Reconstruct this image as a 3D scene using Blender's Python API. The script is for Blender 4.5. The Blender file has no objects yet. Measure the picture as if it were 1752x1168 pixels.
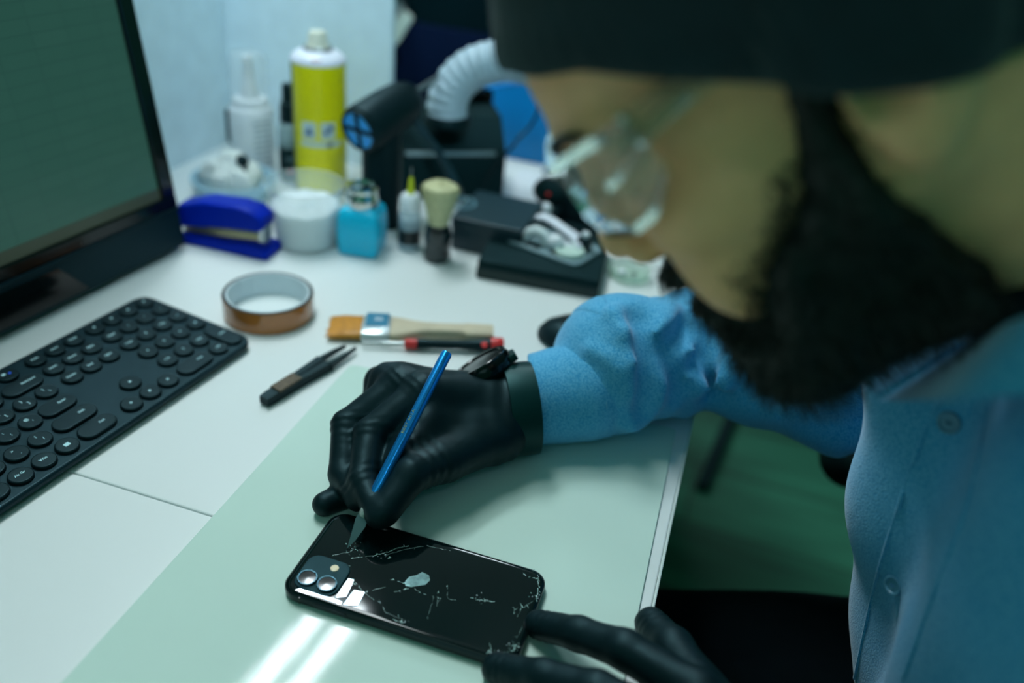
import bpy, bmesh, math, random
import numpy as np
from mathutils import Vector, Matrix
random.seed(7); rng = np.random.default_rng(7)
SC = bpy.context.scene; COL = SC.collection
PI = math.pi
# ------------------------------------------------------------------ camera model (31.6 deg down, 6.4 deg roll)
F, PITCH, ROLL, HC, YAW, DZ = 1441.2, .5511, .1114, .4165, .2416, .74
FW = np.array([-math.sin(YAW)*math.cos(PITCH), math.cos(YAW)*math.cos(PITCH), -math.sin(PITCH)])
_r = np.array([math.cos(YAW), math.sin(YAW), 0.]); _u = np.cross(_r, FW)
RT = _r*math.cos(ROLL)+_u*math.sin(ROLL); UP = -_r*math.sin(ROLL)+_u*math.cos(ROLL)
CAM = np.array([0, 0, DZ+HC])
def ray(px, py): return (px-876)/F*RT-(py-584)/F*UP+FW
def at(px, py, z=0.):                     # survey: photo point lying z above the desk
    d = ray(px, py); return CAM+d*((DZ+z-CAM[2])/d[2])
def aty(px, py, y): d = ray(px, py); return CAM+d*(y/d[1])
def dep(px, py, D): return CAM+ray(px, py)*D
# ------------------------------------------------------------------ materials
def lin(c):
    c = c/255.; return c/12.92 if c <= .04045 else ((c+.055)/1.055)**2.4
def L3(c): return tuple(lin(x) for x in c)
MATS = {}
def mat(name, col=(200, 200, 200), rough=.5, metal=0., bump=None, vary=None, trans=0., ior=1.45, coat=0., sheen=0., emit=None, alpha=1., spec=.5, sss=0., tint=None):
    if name in MATS: return MATS[name]
    m = bpy.data.materials.new(name); m.use_nodes = True; nt = m.node_tree; N = nt.nodes; Lk = nt.links
    b = N['Principled BSDF']; b.inputs['Base Color'].default_value = (*L3(col), 1)
    b.inputs['Roughness'].default_value = rough; b.inputs['Metallic'].default_value = metal
    b.inputs['IOR'].default_value = ior; b.inputs['Transmission Weight'].default_value = trans
    b.inputs['Coat Weight'].default_value = coat; b.inputs['Coat Roughness'].default_value = .08
    b.inputs['Sheen Weight'].default_value = sheen; b.inputs['Alpha'].default_value = alpha
    b.inputs['Specular IOR Level'].default_value = spec; b.inputs['Subsurface Weight'].default_value = sss
    if tint: b.inputs['Specular Tint'].default_value = (*tint, 1)
    if sss: b.inputs['Subsurface Scale'].default_value = .004
    if emit: b.inputs['Emission Color'].default_value = (*L3(emit[0]), 1); b.inputs['Emission Strength'].default_value = emit[1]
    tc = N.new('ShaderNodeTexCoord')
    vs, va = vary or (40., .06)
    nz = N.new('ShaderNodeTexNoise'); nz.inputs['Scale'].default_value = vs; nz.inputs['Detail'].default_value = 4
    Lk.new(tc.outputs['Object'], nz.inputs['Vector'])
    mx = N.new('ShaderNodeMix'); mx.data_type = 'RGBA'; mx.blend_type = 'MULTIPLY'; mx.inputs[0].default_value = va*2
    mx.inputs[6].default_value = (*L3(col), 1)
    cr = N.new('ShaderNodeMapRange'); cr.inputs[1].default_value = .3; cr.inputs[2].default_value = .7; cr.inputs[3].default_value = .45; cr.inputs[4].default_value = 1.15
    Lk.new(nz.outputs[0], cr.inputs[0]); Lk.new(cr.outputs[0], mx.inputs[7]); Lk.new(mx.outputs[2], b.inputs['Base Color'])
    if bump:
        n2 = N.new('ShaderNodeTexNoise'); n2.inputs['Scale'].default_value = bump[0]; n2.inputs['Detail'].default_value = 5
        Lk.new(tc.outputs['Object'], n2.inputs['Vector'])
        bp = N.new('ShaderNodeBump'); bp.inputs['Strength'].default_value = bump[1]; bp.inputs['Distance'].default_value = bump[2] if len(bump) > 2 else .001
        Lk.new(n2.outputs[0], bp.inputs['Height']); Lk.new(bp.outputs[0], b.inputs['Normal'])
    m['_b'] = 1; MATS[name] = m; return m
def bsdf(m): return m.node_tree.nodes['Principled BSDF']
# ------------------------------------------------------------------ mesh pieces: (verts Nx3, faces, material index)
def A(v): return np.asarray(v, float).reshape(-1, 3)
def X(p, M=None, t=None, mi=None):
    v, f, i = p
    if M is not None:
        M = np.array(M, float); v = v@M[:3, :3].T+(M[:3, 3] if M.shape[0] == 4 else 0)
    if t is not None: v = v+np.asarray(t, float)
    return (v, f, i if mi is None else mi)
def frame(o, x, y, z=None):               # 4x4 from axes
    x = np.asarray(x, float); x = x/np.linalg.norm(x); y = np.asarray(y, float); y = y-x*(x@y); y /= np.linalg.norm(y)
    M = np.eye(4); M[:3, 0] = x; M[:3, 1] = y; M[:3, 2] = np.cross(x, y); M[:3, 3] = o; return M
def along(o, z, hint=(0, 0, 1.)):         # frame whose local z runs along z
    z = np.asarray(z, float); z = z/np.linalg.norm(z); h = np.asarray(hint, float)
    if abs(z@h) > .97: h = np.array([1., 0, 0])
    x = np.cross(h, z); x /= np.linalg.norm(x); M = np.eye(4); M[:3, 0] = x; M[:3, 1] = np.cross(z, x); M[:3, 2] = z; M[:3, 3] = o; return M
def rz(a): c, s = math.cos(a), math.sin(a); return np.array([[c, -s, 0], [s, c, 0], [0, 0, 1.]])
def stack(rings, mi=0, cap0=True, cap1=True):      # rings: list of (n,3) loops
    n = len(rings[0]); v = np.concatenate(rings); f = []
    for k in range(len(rings)-1):
        a, b = k*n, (k+1)*n
        for i in range(n): j = (i+1) % n; f.append((a+i, a+j, b+j, b+i))
    if cap0: f.append(tuple(range(n-1, -1, -1)))
    if cap1: q = (len(rings)-1)*n; f.append(tuple(range(q, q+n)))
    return (v, f, mi)
def rrect(w, h, r, n=6):
    r = max(min(r, w/2-1e-5, h/2-1e-5), 1e-5); o = []
    for cx, cy, a0 in ((w/2-r, h/2-r, 0), (-w/2+r, h/2-r, PI/2), (-w/2+r, -h/2+r, PI), (w/2-r, -h/2+r, 1.5*PI)):
        for k in range(n+1): a = a0+PI/2*k/n; o.append((cx+r*math.cos(a), cy+r*math.sin(a), 0))
    return A(o)
def slab(w, h, r, z0, z1, e=.0005, mi=0, n=6, es=3):        # rounded slab with rounded rims
    lev = [(z0+e*(1-math.cos(PI/2*k/es)), e*(1-math.sin(PI/2*k/es))) for k in range(es+1)]
    lev += [(z1-e*(1-math.sin(PI/2*k/es))-0, e*(1-math.cos(PI/2*k/es))) for k in range(es+1)]
    return stack([rrect(w-2*i, h-2*i, r-i, n)+np.array([0, 0, z]) for z, i in lev], mi)
def box(sx, sy, sz, e=.001, mi=0): return slab(sx, sy, e, -sz/2, sz/2, e, mi, n=2, es=2)
def bx(x0, x1, y0, y1, z0, z1, e=.001, mi=0): return X(box(x1-x0, y1-y0, z1-z0, e, mi), t=((x0+x1)/2, (y0+y1)/2, (z0+z1)/2))
def lathe(prof, n=40, mi=0, cap0=True, cap1=True):
    a = np.linspace(0, 2*PI, n, endpoint=False); c = np.stack([np.cos(a), np.sin(a)], 1)
    return stack([np.concatenate([c*max(r, 1e-5), np.full((n, 1), z)], 1) for r, z in prof], mi, cap0, cap1)
def spline(P, m=8):
    P = A(P); o = []
    for i in range(len(P)-1):
        p0, p1, p2, p3 = P[max(i-1, 0)], P[i], P[i+1], P[min(i+2, len(P)-1)]
        for k in range(m):
            t = k/m; o.append(.5*(2*p1+(p2-p0)*t+(2*p0-5*p1+4*p2-p3)*t*t+(3*p1-p0-3*p2+p3)*t**3))
    o.append(P[-1]); return np.array(o)
def tube(P, r, n=10, mi=0, cap=True, flat=1., hint=None):
    P = A(P); r = np.broadcast_to(np.asarray(r, float), (len(P),)); T = np.gradient(P, axis=0); T /= np.linalg.norm(T, axis=1)[:, None]+1e-12
    h = np.array([0, 0, 1.]) if hint is None else np.asarray(hint, float)
    if abs(T[0]@h) > .95: h = np.array([1., 0, 0])
    x = np.cross(h, T[0]); x /= np.linalg.norm(x); R_ = []
    a = np.linspace(0, 2*PI, n, endpoint=False)
    for p, t, q in zip(P, T, r):
        x = x-t*(x@t); x /= np.linalg.norm(x); y = np.cross(t, x)
        R_.append(p+q*(np.cos(a)[:, None]*x+flat*np.sin(a)[:, None]*y))
    return stack(R_, mi, cap, cap)
def ball(r, c=(0, 0, 0), n=16, mi=0, s=(1, 1, 1)):
    p = lathe([(r*math.sin(t), -r*math.cos(t)) for t in np.linspace(.001, PI-.001, n)], 2*n, mi)
    return (p[0]*np.array(s)+np.asarray(c), p[1], mi)
FONT_CACHE = {}
def text(s, size, mi=0, th=.00008, align='CENTER'):
    k = (s, align)
    if k not in FONT_CACHE:
        cu = bpy.data.curves.new('lettering', 'FONT'); cu.body = s; cu.size = 1; cu.offset = .022; cu.align_x = align; cu.align_y = 'CENTER'; cu.resolution_u = 2
        o = bpy.data.objects.new('lettering', cu); me = bpy.data.meshes.new_from_object(o)
        v = np.array([x.co[:] for x in me.vertices]).reshape(-1, 3); f = [tuple(p.vertices) for p in me.polygons]
        bpy.data.objects.remove(o); bpy.data.curves.remove(cu); bpy.data.meshes.remove(me); FONT_CACHE[k] = (v, f)
    v, f = FONT_CACHE[k]; return (v*size, f, mi)
# ------------------------------------------------------------------ objects
def mesh_obj(name, pieces, mats, loc=(0, 0, 0), parent=None, sharp=40, smooth=True):
    if isinstance(pieces, tuple): pieces = [pieces]
    if not isinstance(mats, (list, tuple)): mats = [mats]
    me = bpy.data.meshes.new(name); V, Fc, MI = [], [], []; n = 0
    for v, f, i in pieces:
        V.append(v)
        if isinstance(f, np.ndarray): Fc += (f+n).tolist()
        else: Fc += [tuple(k+n for k in q) for q in f]
        MI += [i]*len(f); n += len(v)
    V = np.concatenate(V)-np.asarray(loc, float)
    me.from_pydata(V.tolist(), [], Fc); me.polygons.foreach_set('material_index', MI)
    for m in mats: me.materials.append(m)
    me.polygons.foreach_set('use_smooth', [smooth and len(q) <= 6 for q in Fc]); me.update()
    if smooth and sharp: me.set_sharp_from_angle(angle=math.radians(sharp))
    for p in me.polygons:
        if len(p.vertices) > 6: p.use_smooth = False
    o = bpy.data.objects.new(name, me); COL.objects.link(o)
    if parent: o.parent = parent
    else: o.location = loc
    return o
def tag(o, label, cat, group=None, kind=None):
    o['label'] = label; o['category'] = cat
    if group: o['group'] = group
    if kind: o['kind'] = kind
    return o
class Thing:
    def __init__(s, name, label, cat, loc, group=None):
        s.loc = np.asarray(loc, float); s.e = bpy.data.objects.new(name, None); COL.objects.link(s.e); s.e.location = s.loc
        s.e.empty_display_size = .02; tag(s.e, label, cat, group)
    def part(s, name, pieces, mats, label=None, parent=None, sharp=40):
        o = mesh_obj(name, pieces, mats, s.loc, parent or s.e, sharp)
        if label: o['label'] = label
        return o
def single(name, label, cat, pieces, mats, loc, group=None, sharp=40): return tag(mesh_obj(name, pieces, mats, loc, None, sharp), label, cat, group)
def structure(name, pieces, mats, loc=(0, 0, 0)):
    o = mesh_obj(name, pieces, mats, loc); o['kind'] = 'structure'; return o
TUBE = 125.
# ================================================================== materials
m_desk = mat('white laminate', (226, 232, 231), .38, vary=(9, .012), bump=(900, .04, .0004))
m_band = mat('white edge band', (214, 224, 220), .35)
m_mat_ = mat('milky silicone', (204, 228, 217), .045, vary=(14, .02), bump=(900, .03, .0003), spec=.22)
m_black = mat('black plastic', (11, 27, 31), .45, bump=(900, .05), spec=.3, tint=(.4, .82, .9))
m_blackg = mat('glossy black plastic', (9, 15, 17), .12)
m_blackm = mat('matte black card', (9, 32, 34), .6, bump=(300, .08), spec=.25, tint=(.4, .82, .9))
m_char = mat('charcoal keyboard plastic', (14, 36, 44), .45, bump=(1500, .05, .0002), spec=.3, tint=(.4, .82, .9))
m_key = mat('black keycap plastic', (9, 24, 30), .42, bump=(1500, .05, .0002), spec=.3, tint=(.4, .82, .9))
m_leg = mat('pale keyboard lettering', (190, 232, 238), .5)
m_blue_led = mat('blue lettering', (20, 90, 230), .5)
m_white = mat('white plastic', (226, 232, 236), .4)
m_steel = mat('brushed steel', (176, 184, 184), .28, 1.)
m_dark_steel = mat('grey steel', (140, 150, 155), .35, 1.)
m_rubber = mat('black rubber', (14, 22, 22), .7)
m_wall = mat('white painted panel', (218, 236, 244), .6, bump=(200, .05))
m_dark = mat('dark painted surface', (3, 22, 27), .8, vary=(6, .2), spec=.1, tint=(.4, .82, .9))
m_navy = mat('navy panel', (0, 16, 44), .8, spec=.1)
# ================================================================== setting
def floor_mat():
    m = mat('green grey vinyl floor', (46, 112, 88), .45, vary=(2.2, .2)); nt = m.node_tree; N = nt.nodes
    tc = N.new('ShaderNodeTexCoord'); br = N.new('ShaderNodeTexBrick'); br.inputs['Scale'].default_value = 1
    br.inputs['Brick Width'].default_value = 1.2; br.inputs['Row Height'].default_value = .19; br.inputs['Mortar Size'].default_value = .003
    br.inputs['Color1'].default_value = (*L3((52, 122, 96)), 1); br.inputs['Color2'].default_value = (*L3((36, 90, 70)), 1); br.inputs['Mortar'].default_value = (*L3((30, 60, 48)), 1)
    mp = N.new('ShaderNodeMapping'); mp.inputs['Rotation'].default_value = (0, 0, .05)
    nt.links.new(tc.outputs['Object'], mp.inputs[0]); nt.links.new(mp.outputs[0], br.inputs[0])
    nz = N.new('ShaderNodeTexNoise'); nz.inputs['Scale'].default_value = 3.; mp2 = N.new('ShaderNodeMapping'); mp2.inputs['Scale'].default_value = (1., 7, 1)
    nt.links.new(tc.outputs['Object'], mp2.inputs[0]); nt.links.new(mp2.outputs[0], nz.inputs[0])
    mx = N.new('ShaderNodeMix'); mx.data_type = 'RGBA'; mx.blend_type = 'OVERLAY'; mx.inputs[0].default_value = .7
    nt.links.new(br.outputs[0], mx.inputs[6]); nt.links.new(nz.outputs[0], mx.inputs[7]); nt.links.new(mx.outputs[2], bsdf(m).inputs['Base Color'])
    return m
structure('floor', bx(-1.6, 3.2, -1.6, 4.2, -.06, 0), floor_mat())
structure("wall_left", bx(-.74, -.68, -1.6, 1.06, 0, 1.32), m_wall)
structure('wall_back', bx(-1.6, 3.2, 4.2, 4.26, 0, 2.75), m_dark)
structure('baseboard_back', bx(-1.6, 3.2, 4.185, 4.2, 0, .1), m_dark)
structure('ceiling', bx(-1.6, 3.2, -1.6, 4.26, 2.75, 2.8), mat('white ceiling board', (205, 215, 214), .8))
structure('partition_wall', bx(-.68, -.442, 1.0, 1.012, 0, 1.32, .002), m_wall)
# ceiling light: twin tubes whose reflection shows on the work mat
m_tube = mat('lit lamp tube', (255, 255, 255), .5, emit=((236, 250, 255), TUBE))
t = Thing('ceiling_light', 'white ceiling batten with two glowing tubes above the workbench', 'ceiling light', (-.9, 1.5, 2.75))
t.part('housing', X(X(box(.2, .84, .05, .004), rz(-.145)), t=(-.955, 1.355, 2.64)), m_white)
for yy in (1.15, 1.65): t.part('hanger', tube([(-.943, yy, 2.66), (-.943, yy, 2.75)], .006, 8), m_steel)
for p0, p1 in (((-.955, .98, 2.60), (-.846, 1.73, 2.60)), ((-1.065, .98, 2.60), (-.956, 1.73, 2.60))): t.part('lamp_tube', tube([p0, p1], .0085, 14), m_tube)
# ================================================================== desks
EDGE, SEAM, END = .0165, .3543, 1.32
def desk(label, y0, y1, legs):
    t = Thing('desk', label, 'desk', ((-.33), (y0+y1)/2, 0))
    t.part('desktop', bx(-.68, EDGE-.002, y0+.0004, y1-.0004, DZ-.025, DZ, .0012), m_desk)
    t.part('edge_band', bx(EDGE-.002, EDGE, y0+.0004, y1-.0004, DZ-.025, DZ-.0002, .0006), m_band)
    for lx, ly in legs:
        lg = t.part('leg', bx(lx-.014, lx+.014, ly-.02, ly+.02, .012, DZ-.025, .003), m_black)
        t.part('foot', X(lathe([(.018, 0), (.02, .004), (.014, .014)], 20), t=(lx, ly, 0)), m_rubber, parent=lg)
    t.part('frame_rail', bx(-.05, -.02, y0+.05, y1-.05, DZ-.065, DZ-.025, .003), m_black)
    return t
desk('white laminate desk holding the keyboard, bottles and far half of the mat', SEAM, END, [(.0, 1.06), (-.62, .42), (-.62, 1.25)])
desk('white laminate desk in the foreground under the phone, beyond a thin seam', -.75, SEAM, [(-.03, -.6), (-.62, -.6), (-.62, .2)])
single('floor_strip', 'dark strip lying on the green floor beside the desk', 'bar', stack([np.array([(x-.013, y, z0), (x+.013, y, z0), (x+.013, y, z0+.02), (x-.013, y, z0+.02)]) for x, y, z0 in ((.090, 1.43, 0), (.148, 1.86, 0))]), m_blackm, (.12, 1.64, 0))  # low dark strip running away along the floor
# work mat
c = [(-.2790, .5565), (-.2800, .08), (.0120, .08), (.0040, .5845)]
def mat_loop(i, z):
    P = [Vector((x, y, 0)) for x, y in c]; o = []; ctr = sum(P, Vector())/4; r = .006
    for k in range(4):
        p, a, b = P[k], (P[k-1]-P[k]).normalized(), (P[(k+1) % 4]-P[k]).normalized()
        q = p+(a+b)*(i)
        for s in range(5): tt = s/4; o.append(((q+a*r)*(1-tt)**2+q*2*tt*(1-tt)+(q+b*r)*tt**2)[:2]+(z,))
    return A(o)
single('work_mat', 'large milky translucent silicone work mat lying under the broken phone', 'mat',
       stack([mat_loop(.0004, DZ), mat_loop(0, DZ+.0004), mat_loop(0, DZ+.0016), mat_loop(.0004, DZ+.002)]), m_mat_, (-.13, .33, DZ))
ZM = DZ+.002
# ================================================================== keyboard
KT = 1.436; KP = .0188; KO = np.array([-.397, .4245, DZ]); ka = np.array([math.cos(KT), math.sin(KT), 0]); kb_ = np.array([-math.sin(KT), math.cos(KT), 0])
tl = .04; kbv = kb_*math.cos(tl)+np.array([0, 0, math.sin(tl)])
KM = frame(KO+np.array([0, 0, .0095]), ka, kbv)
def K(u, v, z=0): return (KM@np.array([u*KP, v*KP, z, 1]))[:3]
t = Thing('keyboard', 'black full-size keyboard with round keys in front of the monitor', 'keyboard', K(-3, 2.5))
U0, U1, V0, V1 = -14.6, 6.72, -.72, 6.08
t.part('body', [X(slab((U1-U0)*KP, (V1-V0)*KP, .014, -.0075, 0, .002, n=8), KM, None), ], m_char) if 0 else t.part('body', X(X(slab((U1-U0)*KP, (V1-V0)*KP, .014, -.0062, 0, .0022, n=8), t=((U0+U1)/2*KP, (V0+V1)/2*KP, 0)), KM), m_char)
t.part('riser_foot', X(X(box(.30, .012, .006), t=((U0+U1)/2*KP, (V1-.8)*KP, -.009)), KM), m_rubber)
keys = []   # (u0, u1, v0, v1, legend lines)
R_ = [0, 1.08, 2.18, 3.25, 4.29, 5.33]
def k1(u, r, *s, w=0., h=0.): keys.append((u, R_[r]+h/2, w, h, s))
for u, s in zip((0, .97, 1.94), ('PrtSc', 'ScrLk', 'Pause')): k1(u, 5, s)
for u, s in zip((0, .97, 1.94), ('Insert', 'Home', 'PgUp')): k1(u, 4, s)
for u, s in zip((0, .97, 1.94), ('Delete', 'End', 'PgDn')): k1(u, 3, s)
for u, r, s in ((0, 0, '<'), (1, 0, 'v'), (2, 0, '>'), (1, 1, '^')): k1(u, r, s)
NC = (3.1, 4.08, 5.06, 6.03)
for u, s in zip(NC, ('o', 'o', 'o', 'z')): k1(u, 5, s)
for u, s in zip(NC, ('Num', '/', '*', '-')): k1(u, 4, s)
for u, s in zip(NC, ('7 Hm', '8', '9 Pg', '+')): k1(u, 3, s)
for u, s in zip(NC, ('4', '5', '6', '=')): k1(u, 2, s)
for u, s in zip(NC[:3], ('1 En', '2', '3 Pg')): k1(u, 1, s)
k1((NC[0]+NC[1])/2, 0, '0 Ins', w=.98); k1(NC[2], 0, '. Del'); k1(NC[3], 0, 'Enter', h=1.1)
for i, s in enumerate(('(b)', 'F12', 'F11', 'F10', 'F9', 'F8')): k1(-1.36-i*1.0, 5, s)
k1(-1.5, 4, 'Backspace', w=.85)
for i, s in enumerate(('+ =', '_ -', ') 0', '( 9', '* 8')): k1(-2.9-i, 4, s)
for i, s in enumerate(('| \\', '} ]', '{ [', 'P', 'O', 'I')): k1(-1.25-i*1.0, 3, s)
k1(-1.66, 2, 'Enter', w=.7)
for i, s in enumerate(('@ \'', ': ;', 'L', 'K', 'J')): k1(-2.9-i*1.0, 2, s)
k1(-1.82, 1, 'Shift', w=1.0)
for i, s in enumerate(('? /', '> .', '< ,', 'M')): k1(-3.4-i*1.0, 1, s)
k1(-1.73, 0, 'Ctrl', w=.75)
for u, s in ((-3.13, 'm'), (-4.14, 'Win'), (-5.12, 'Alt Gr')): k1(u, 0, s)
k1(-7.9, 0, '', w=3.6)
for u, s in ((-10.85, 'Alt'), (-11.85, 'Fn'), (-13.3, 'Ctrl')): k1(u, 0, s)
for i, s in enumerate(('F7', 'F6', 'F5', 'F4', 'F3', 'F2', 'F1', 'Esc')): k1(-7.36-i*.87, 5, s)
for i, s in enumerate(('& 7', '^ 6', '% 5', '$ 4', '# 3', '@ 2', '! 1')): k1(-7.9-i*.95, 4, s)
for i, s in enumerate('UYTREWQ'): k1(-7.25-i*.95, 3, s)
for i, s in enumerate('HGFDSA'): k1(-7.9-i*.95, 2, s)
for i, s in enumerate('NBVCXZ'): k1(-7.4-i*.95, 1, s)
k1(-13.35, 1, 'Shift', w=.3); k1(-13.55, 2, 'Caps')
r_ = .0083
for u, v, w, h, s in keys:
    P = []
    P.append(X(slab((w*KP+2*r_), (h*KP+2*r_), r_, -.0008, .0028, .0011, n=8), t=(u*KP, v*KP, 0)))
    for ln in s:
        if not ln: continue
        if ln == 'm':
            P.append(X(slab(.0042, .0034, .0002, 0, .0001, .00004, 1), t=(u*KP, v*KP, .0028))); continue
        sz = .0034 if len(ln) < 4 else (.0030 if len(ln) < 7 else .0029)
        if w or h: off = (w*KP/2*.75, 0.001) if not h else (.001, h*KP*.1)
        else: off = (0, .0006)
        if ln in ('<', '>', '^', 'v', 'o', 'z', '='): P.append(X(lathe([(.0011, 0), (.0011, .0001)], 12, 1), t=(u*KP, v*KP+.0005, .0028))); continue
        if ln == '(b)':
            P.append(X(slab(.003, .0026, .0004, 0, .0001, .00004, 1), t=(u*KP-.002, v*KP+.001, .0028))); P.append(X(lathe([(.0012, 0), (.0012, .0001)], 12, 2), t=(u*KP+.0022, v*KP-.0006, .0028))); continue
        if len(ln) == 3 and ln[1] == ' ':
            P.append(X(text(ln[0], .0036, 1), t=(u*KP-.0012, v*KP+.0026, .00286))); P.append(X(text(ln[2], .0036, 1), t=(u*KP+.0014, v*KP-.0024, .00286))); continue
        P.append(X(text(ln, sz, 1), t=(u*KP+off[0], v*KP+off[1], .00286)))
    t.part('key', [X(p, KM) for p in P], [m_key, m_leg, m_blue_led])
# ================================================================== monitor (all in one, chin at the bottom)
def screen_mat():
    m = mat('dim lit spreadsheet screen', (14, 26, 24), .3); nt = m.node_tree; N = nt.nodes; b = bsdf(m)
    tc = N.new('ShaderNodeTexCoord'); br = N.new('ShaderNodeTexBrick'); br.offset = 0
    br.inputs['Scale'].default_value = 1; br.inputs['Brick Width'].default_value = .034; br.inputs['Row Height'].default_value = .0125; br.inputs['Mortar Size'].default_value = .0006; br.inputs['Mortar Smooth'].default_value = .3
    br.inputs['Color1'].default_value = (*L3((44, 84, 74)), 1); br.inputs['Color2'].default_value = (*L3((42, 82, 72)), 1); br.inputs['Mortar'].default_value = (*L3((39, 76, 68)), 1)
    mp = N.new('ShaderNodeMapping'); mp.inputs['Rotation'].default_value = (0, 0, 0)
    sx = N.new('ShaderNodeSeparateXYZ'); cx = N.new('ShaderNodeCombineXYZ')
    nt.links.new(tc.outputs['Object'], sx.inputs[0]); nt.links.new(sx.outputs['Y'], cx.inputs['X']); nt.links.new(sx.outputs['Z'], cx.inputs['Y'])
    nt.links.new(cx.outputs[0], br.inputs[0]); nt.links.new(br.outputs[0], b.inputs['Emission Color']); b.inputs['Emission Strength'].default_value = .46
    return m
MB = np.array([-.532, .682, DZ+.006]); mdir = np.array([-.125, -.992, 0]); mdir /= np.linalg.norm(mdir); tb = math.radians(7)
mnorm = np.array([.992, -.125, 0]); mup = np.array([0, 0, 1])*math.cos(tb)-mnorm*math.sin(tb)
MM = frame(MB, -mdir, mup)      # local x to the right end, y up, z towards the sitter; origin = right bottom corner
MW, MH, CH = .56, .375, .042
t = Thing('monitor', 'black desktop monitor at the left showing a dim empty spreadsheet', 'monitor', MB+mdir*.28-mnorm*.02)
def mbx(x0, x1, y0, y1, z0, z1, e=.002, mi=0): return X(bx(x0, x1, y0, y1, z0, z1, e, mi), MM)
t.part('housing', mbx(-MW, 0, .0, MH, -.035, -.004, .003), m_black)
bz = .017
bez = [mbx(-MW, 0, CH, CH+.013, -.004, .002, .0015), mbx(-MW, 0, MH-bz, MH, -.004, .002, .0015), mbx(-bz, 0, CH+.013, MH-bz, -.004, .002, .0015), mbx(-MW, -MW+bz, CH+.013, MH-bz, -.004, .002, .0015)]
t.part('bezel', bez, m_blackg)
t.part('bezel_lip', mbx(-MW, 0, CH-.003, CH+.0005, -.004, .004, .001), m_char)
t.part('chin', mbx(-MW, 0, 0, CH-.003, -.004, .001, .0015), m_char)
t.part('chin_strip', X(stack([A([(-.165, .004, z), (-.125, .004, z), (-.150, .034, z), (-.52, .034, z), (-.52, .004, z)]) for z in (.0005, .0018)]), MM), m_blackg)  # glossy black strip with one slanted end
t.part('screen', mbx(-MW+bz, -bz, CH+.013, MH-bz, -.005, -.002, .0004), screen_mat(), label='dim green spreadsheet on the screen')
tz = -.0018
t.part('taskbar', mbx(-MW+bz, -bz, CH+.013, CH+.024, -.0022, -.0015, .0001), mat('dim taskbar', (18, 26, 24), .3, emit=((52, 66, 54), .36)), label='dark taskbar strip')
t.part('stand', [bx(-.69+.03, -.60, .36, .50, DZ, DZ+.008, .002), bx(-.64, -.615, .40, .46, DZ+.006, DZ+.20, .003), ], m_black)
# ================================================================== tape roll
tc_ = np.array([-.3877, .6056, DZ])
t = Thing('tape_roll', 'roll of amber heat-resistant tape lying flat beside the keyboard', 'tape', tc_)
m_amber = mat('amber polyimide film', (176, 106, 48), .16, vary=(30, .1), coat=.6)
def ringp(ro, ri, z0, z1, e=.0006, n=72, mi=0):
    pr = [(ri, z0+e), (ri+e, z0), (ro-e, z0), (ro, z0+e), (ro, z1-e), (ro-e, z1), (ri+e, z1), (ri, z1-e), (ri, z0+e)]
    return lathe(pr, n, mi, False, False)
t.part('film', X(ringp(.0416, .0385, .0, .0215), t=tc_), m_amber)
t.part('side_rim', X(ringp(.0413, .0384, .0216, .0221, .0002), t=tc_), mat('dark tape edge', (22, 34, 36), .4))
t.part('core', X(ringp(.0384, .0362, 0, .0222), t=tc_), mat('white cardboard core', (208, 220, 226), .6))
# ================================================================== flat brush
a_, b_ = at(566, 557, .006), at(817, 570, .007); L_ = np.linalg.norm(b_-a_); FM = frame(a_, b_-a_, np.cross([0, 0, 1], b_-a_))
t = Thing('paint_brush', 'flat brush with amber bristles and pale wooden handle lying on the desk', 'brush', (a_+b_)/2*[1, 1, 0]+[0, 0, DZ])
def flatloft(st, n=16, mi=0):   # (x, halfwidth, halfthick, z)
    a = np.linspace(0, 2*PI, n, endpoint=False); ca, sa = np.cos(a), np.sin(a); sq = lambda q: np.sign(q)*np.abs(q)**.6
    return stack([np.stack([np.full(n, x), w*sq(ca), th*sq(sa)+z], 1) for x, w, th, z in st], mi)
hw = .0185
bs = [flatloft([(-.001, hw*.96, .0018, -.001), (.008, hw*1.0, .003, -.001), (.02, hw*.97, .004, 0), (.032, hw*.95, .0046, 0)], 20)]
for k in range(70):
    y = rng.uniform(-.97, .97)*hw; z = rng.uniform(-.8, .8)*.003; bs.append(tube([(.03, y*.95, z*1.2), (.012, y, z), (rng.uniform(-.004, .0), y*1.01+rng.normal()*.0004, z*.5-.001)], [.0004, .0004, .0002], 4))
t.part('bristles', [X(p, FM) for p in bs], mat('amber bristle', (206, 136, 14), .5, vary=(160, .25)))
t.part('ferrule', [X(flatloft([(.029, hw, .0052, 0), (.030, hw*1.01, .0056, 0), (.053, hw*1.01, .0058, 0), (.055, hw*.99, .0052, 0)], 28), FM)], mat('tinned ferrule', (196, 206, 208), .3, .9))
t.part('label_sticker', [X(bx(.032, .0525, -.006, hw*.95, .0054, .0061, .0002), FM), X(X(text('30', .008, 1), t=(.043, .006, .0063)), FM)], [mat('blue printed label', (28, 124, 158), .4), m_white], label='blue printed label on the ferrule')
hs = [(.054, hw*.97, .0048, 0), (.062, hw*.93, .005, 0), (.072, hw*.72, .0055, 0), (.084, hw*.50, .006, 0), (.10, hw*.42, .0065, 0), (.12, hw*.44, .0068, 0), (.15, hw*.55, .0066, .0), (L_-.012, hw*.60, .0062, 0), (L_-.004, hw*.54, .0055, 0), (L_, hw*.36, .004, 0)]
t.part('handle', [X(flatloft(hs, 24), FM)], mat('pale bare wood', (206, 192, 164), .55, vary=(60, .1)))
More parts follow.
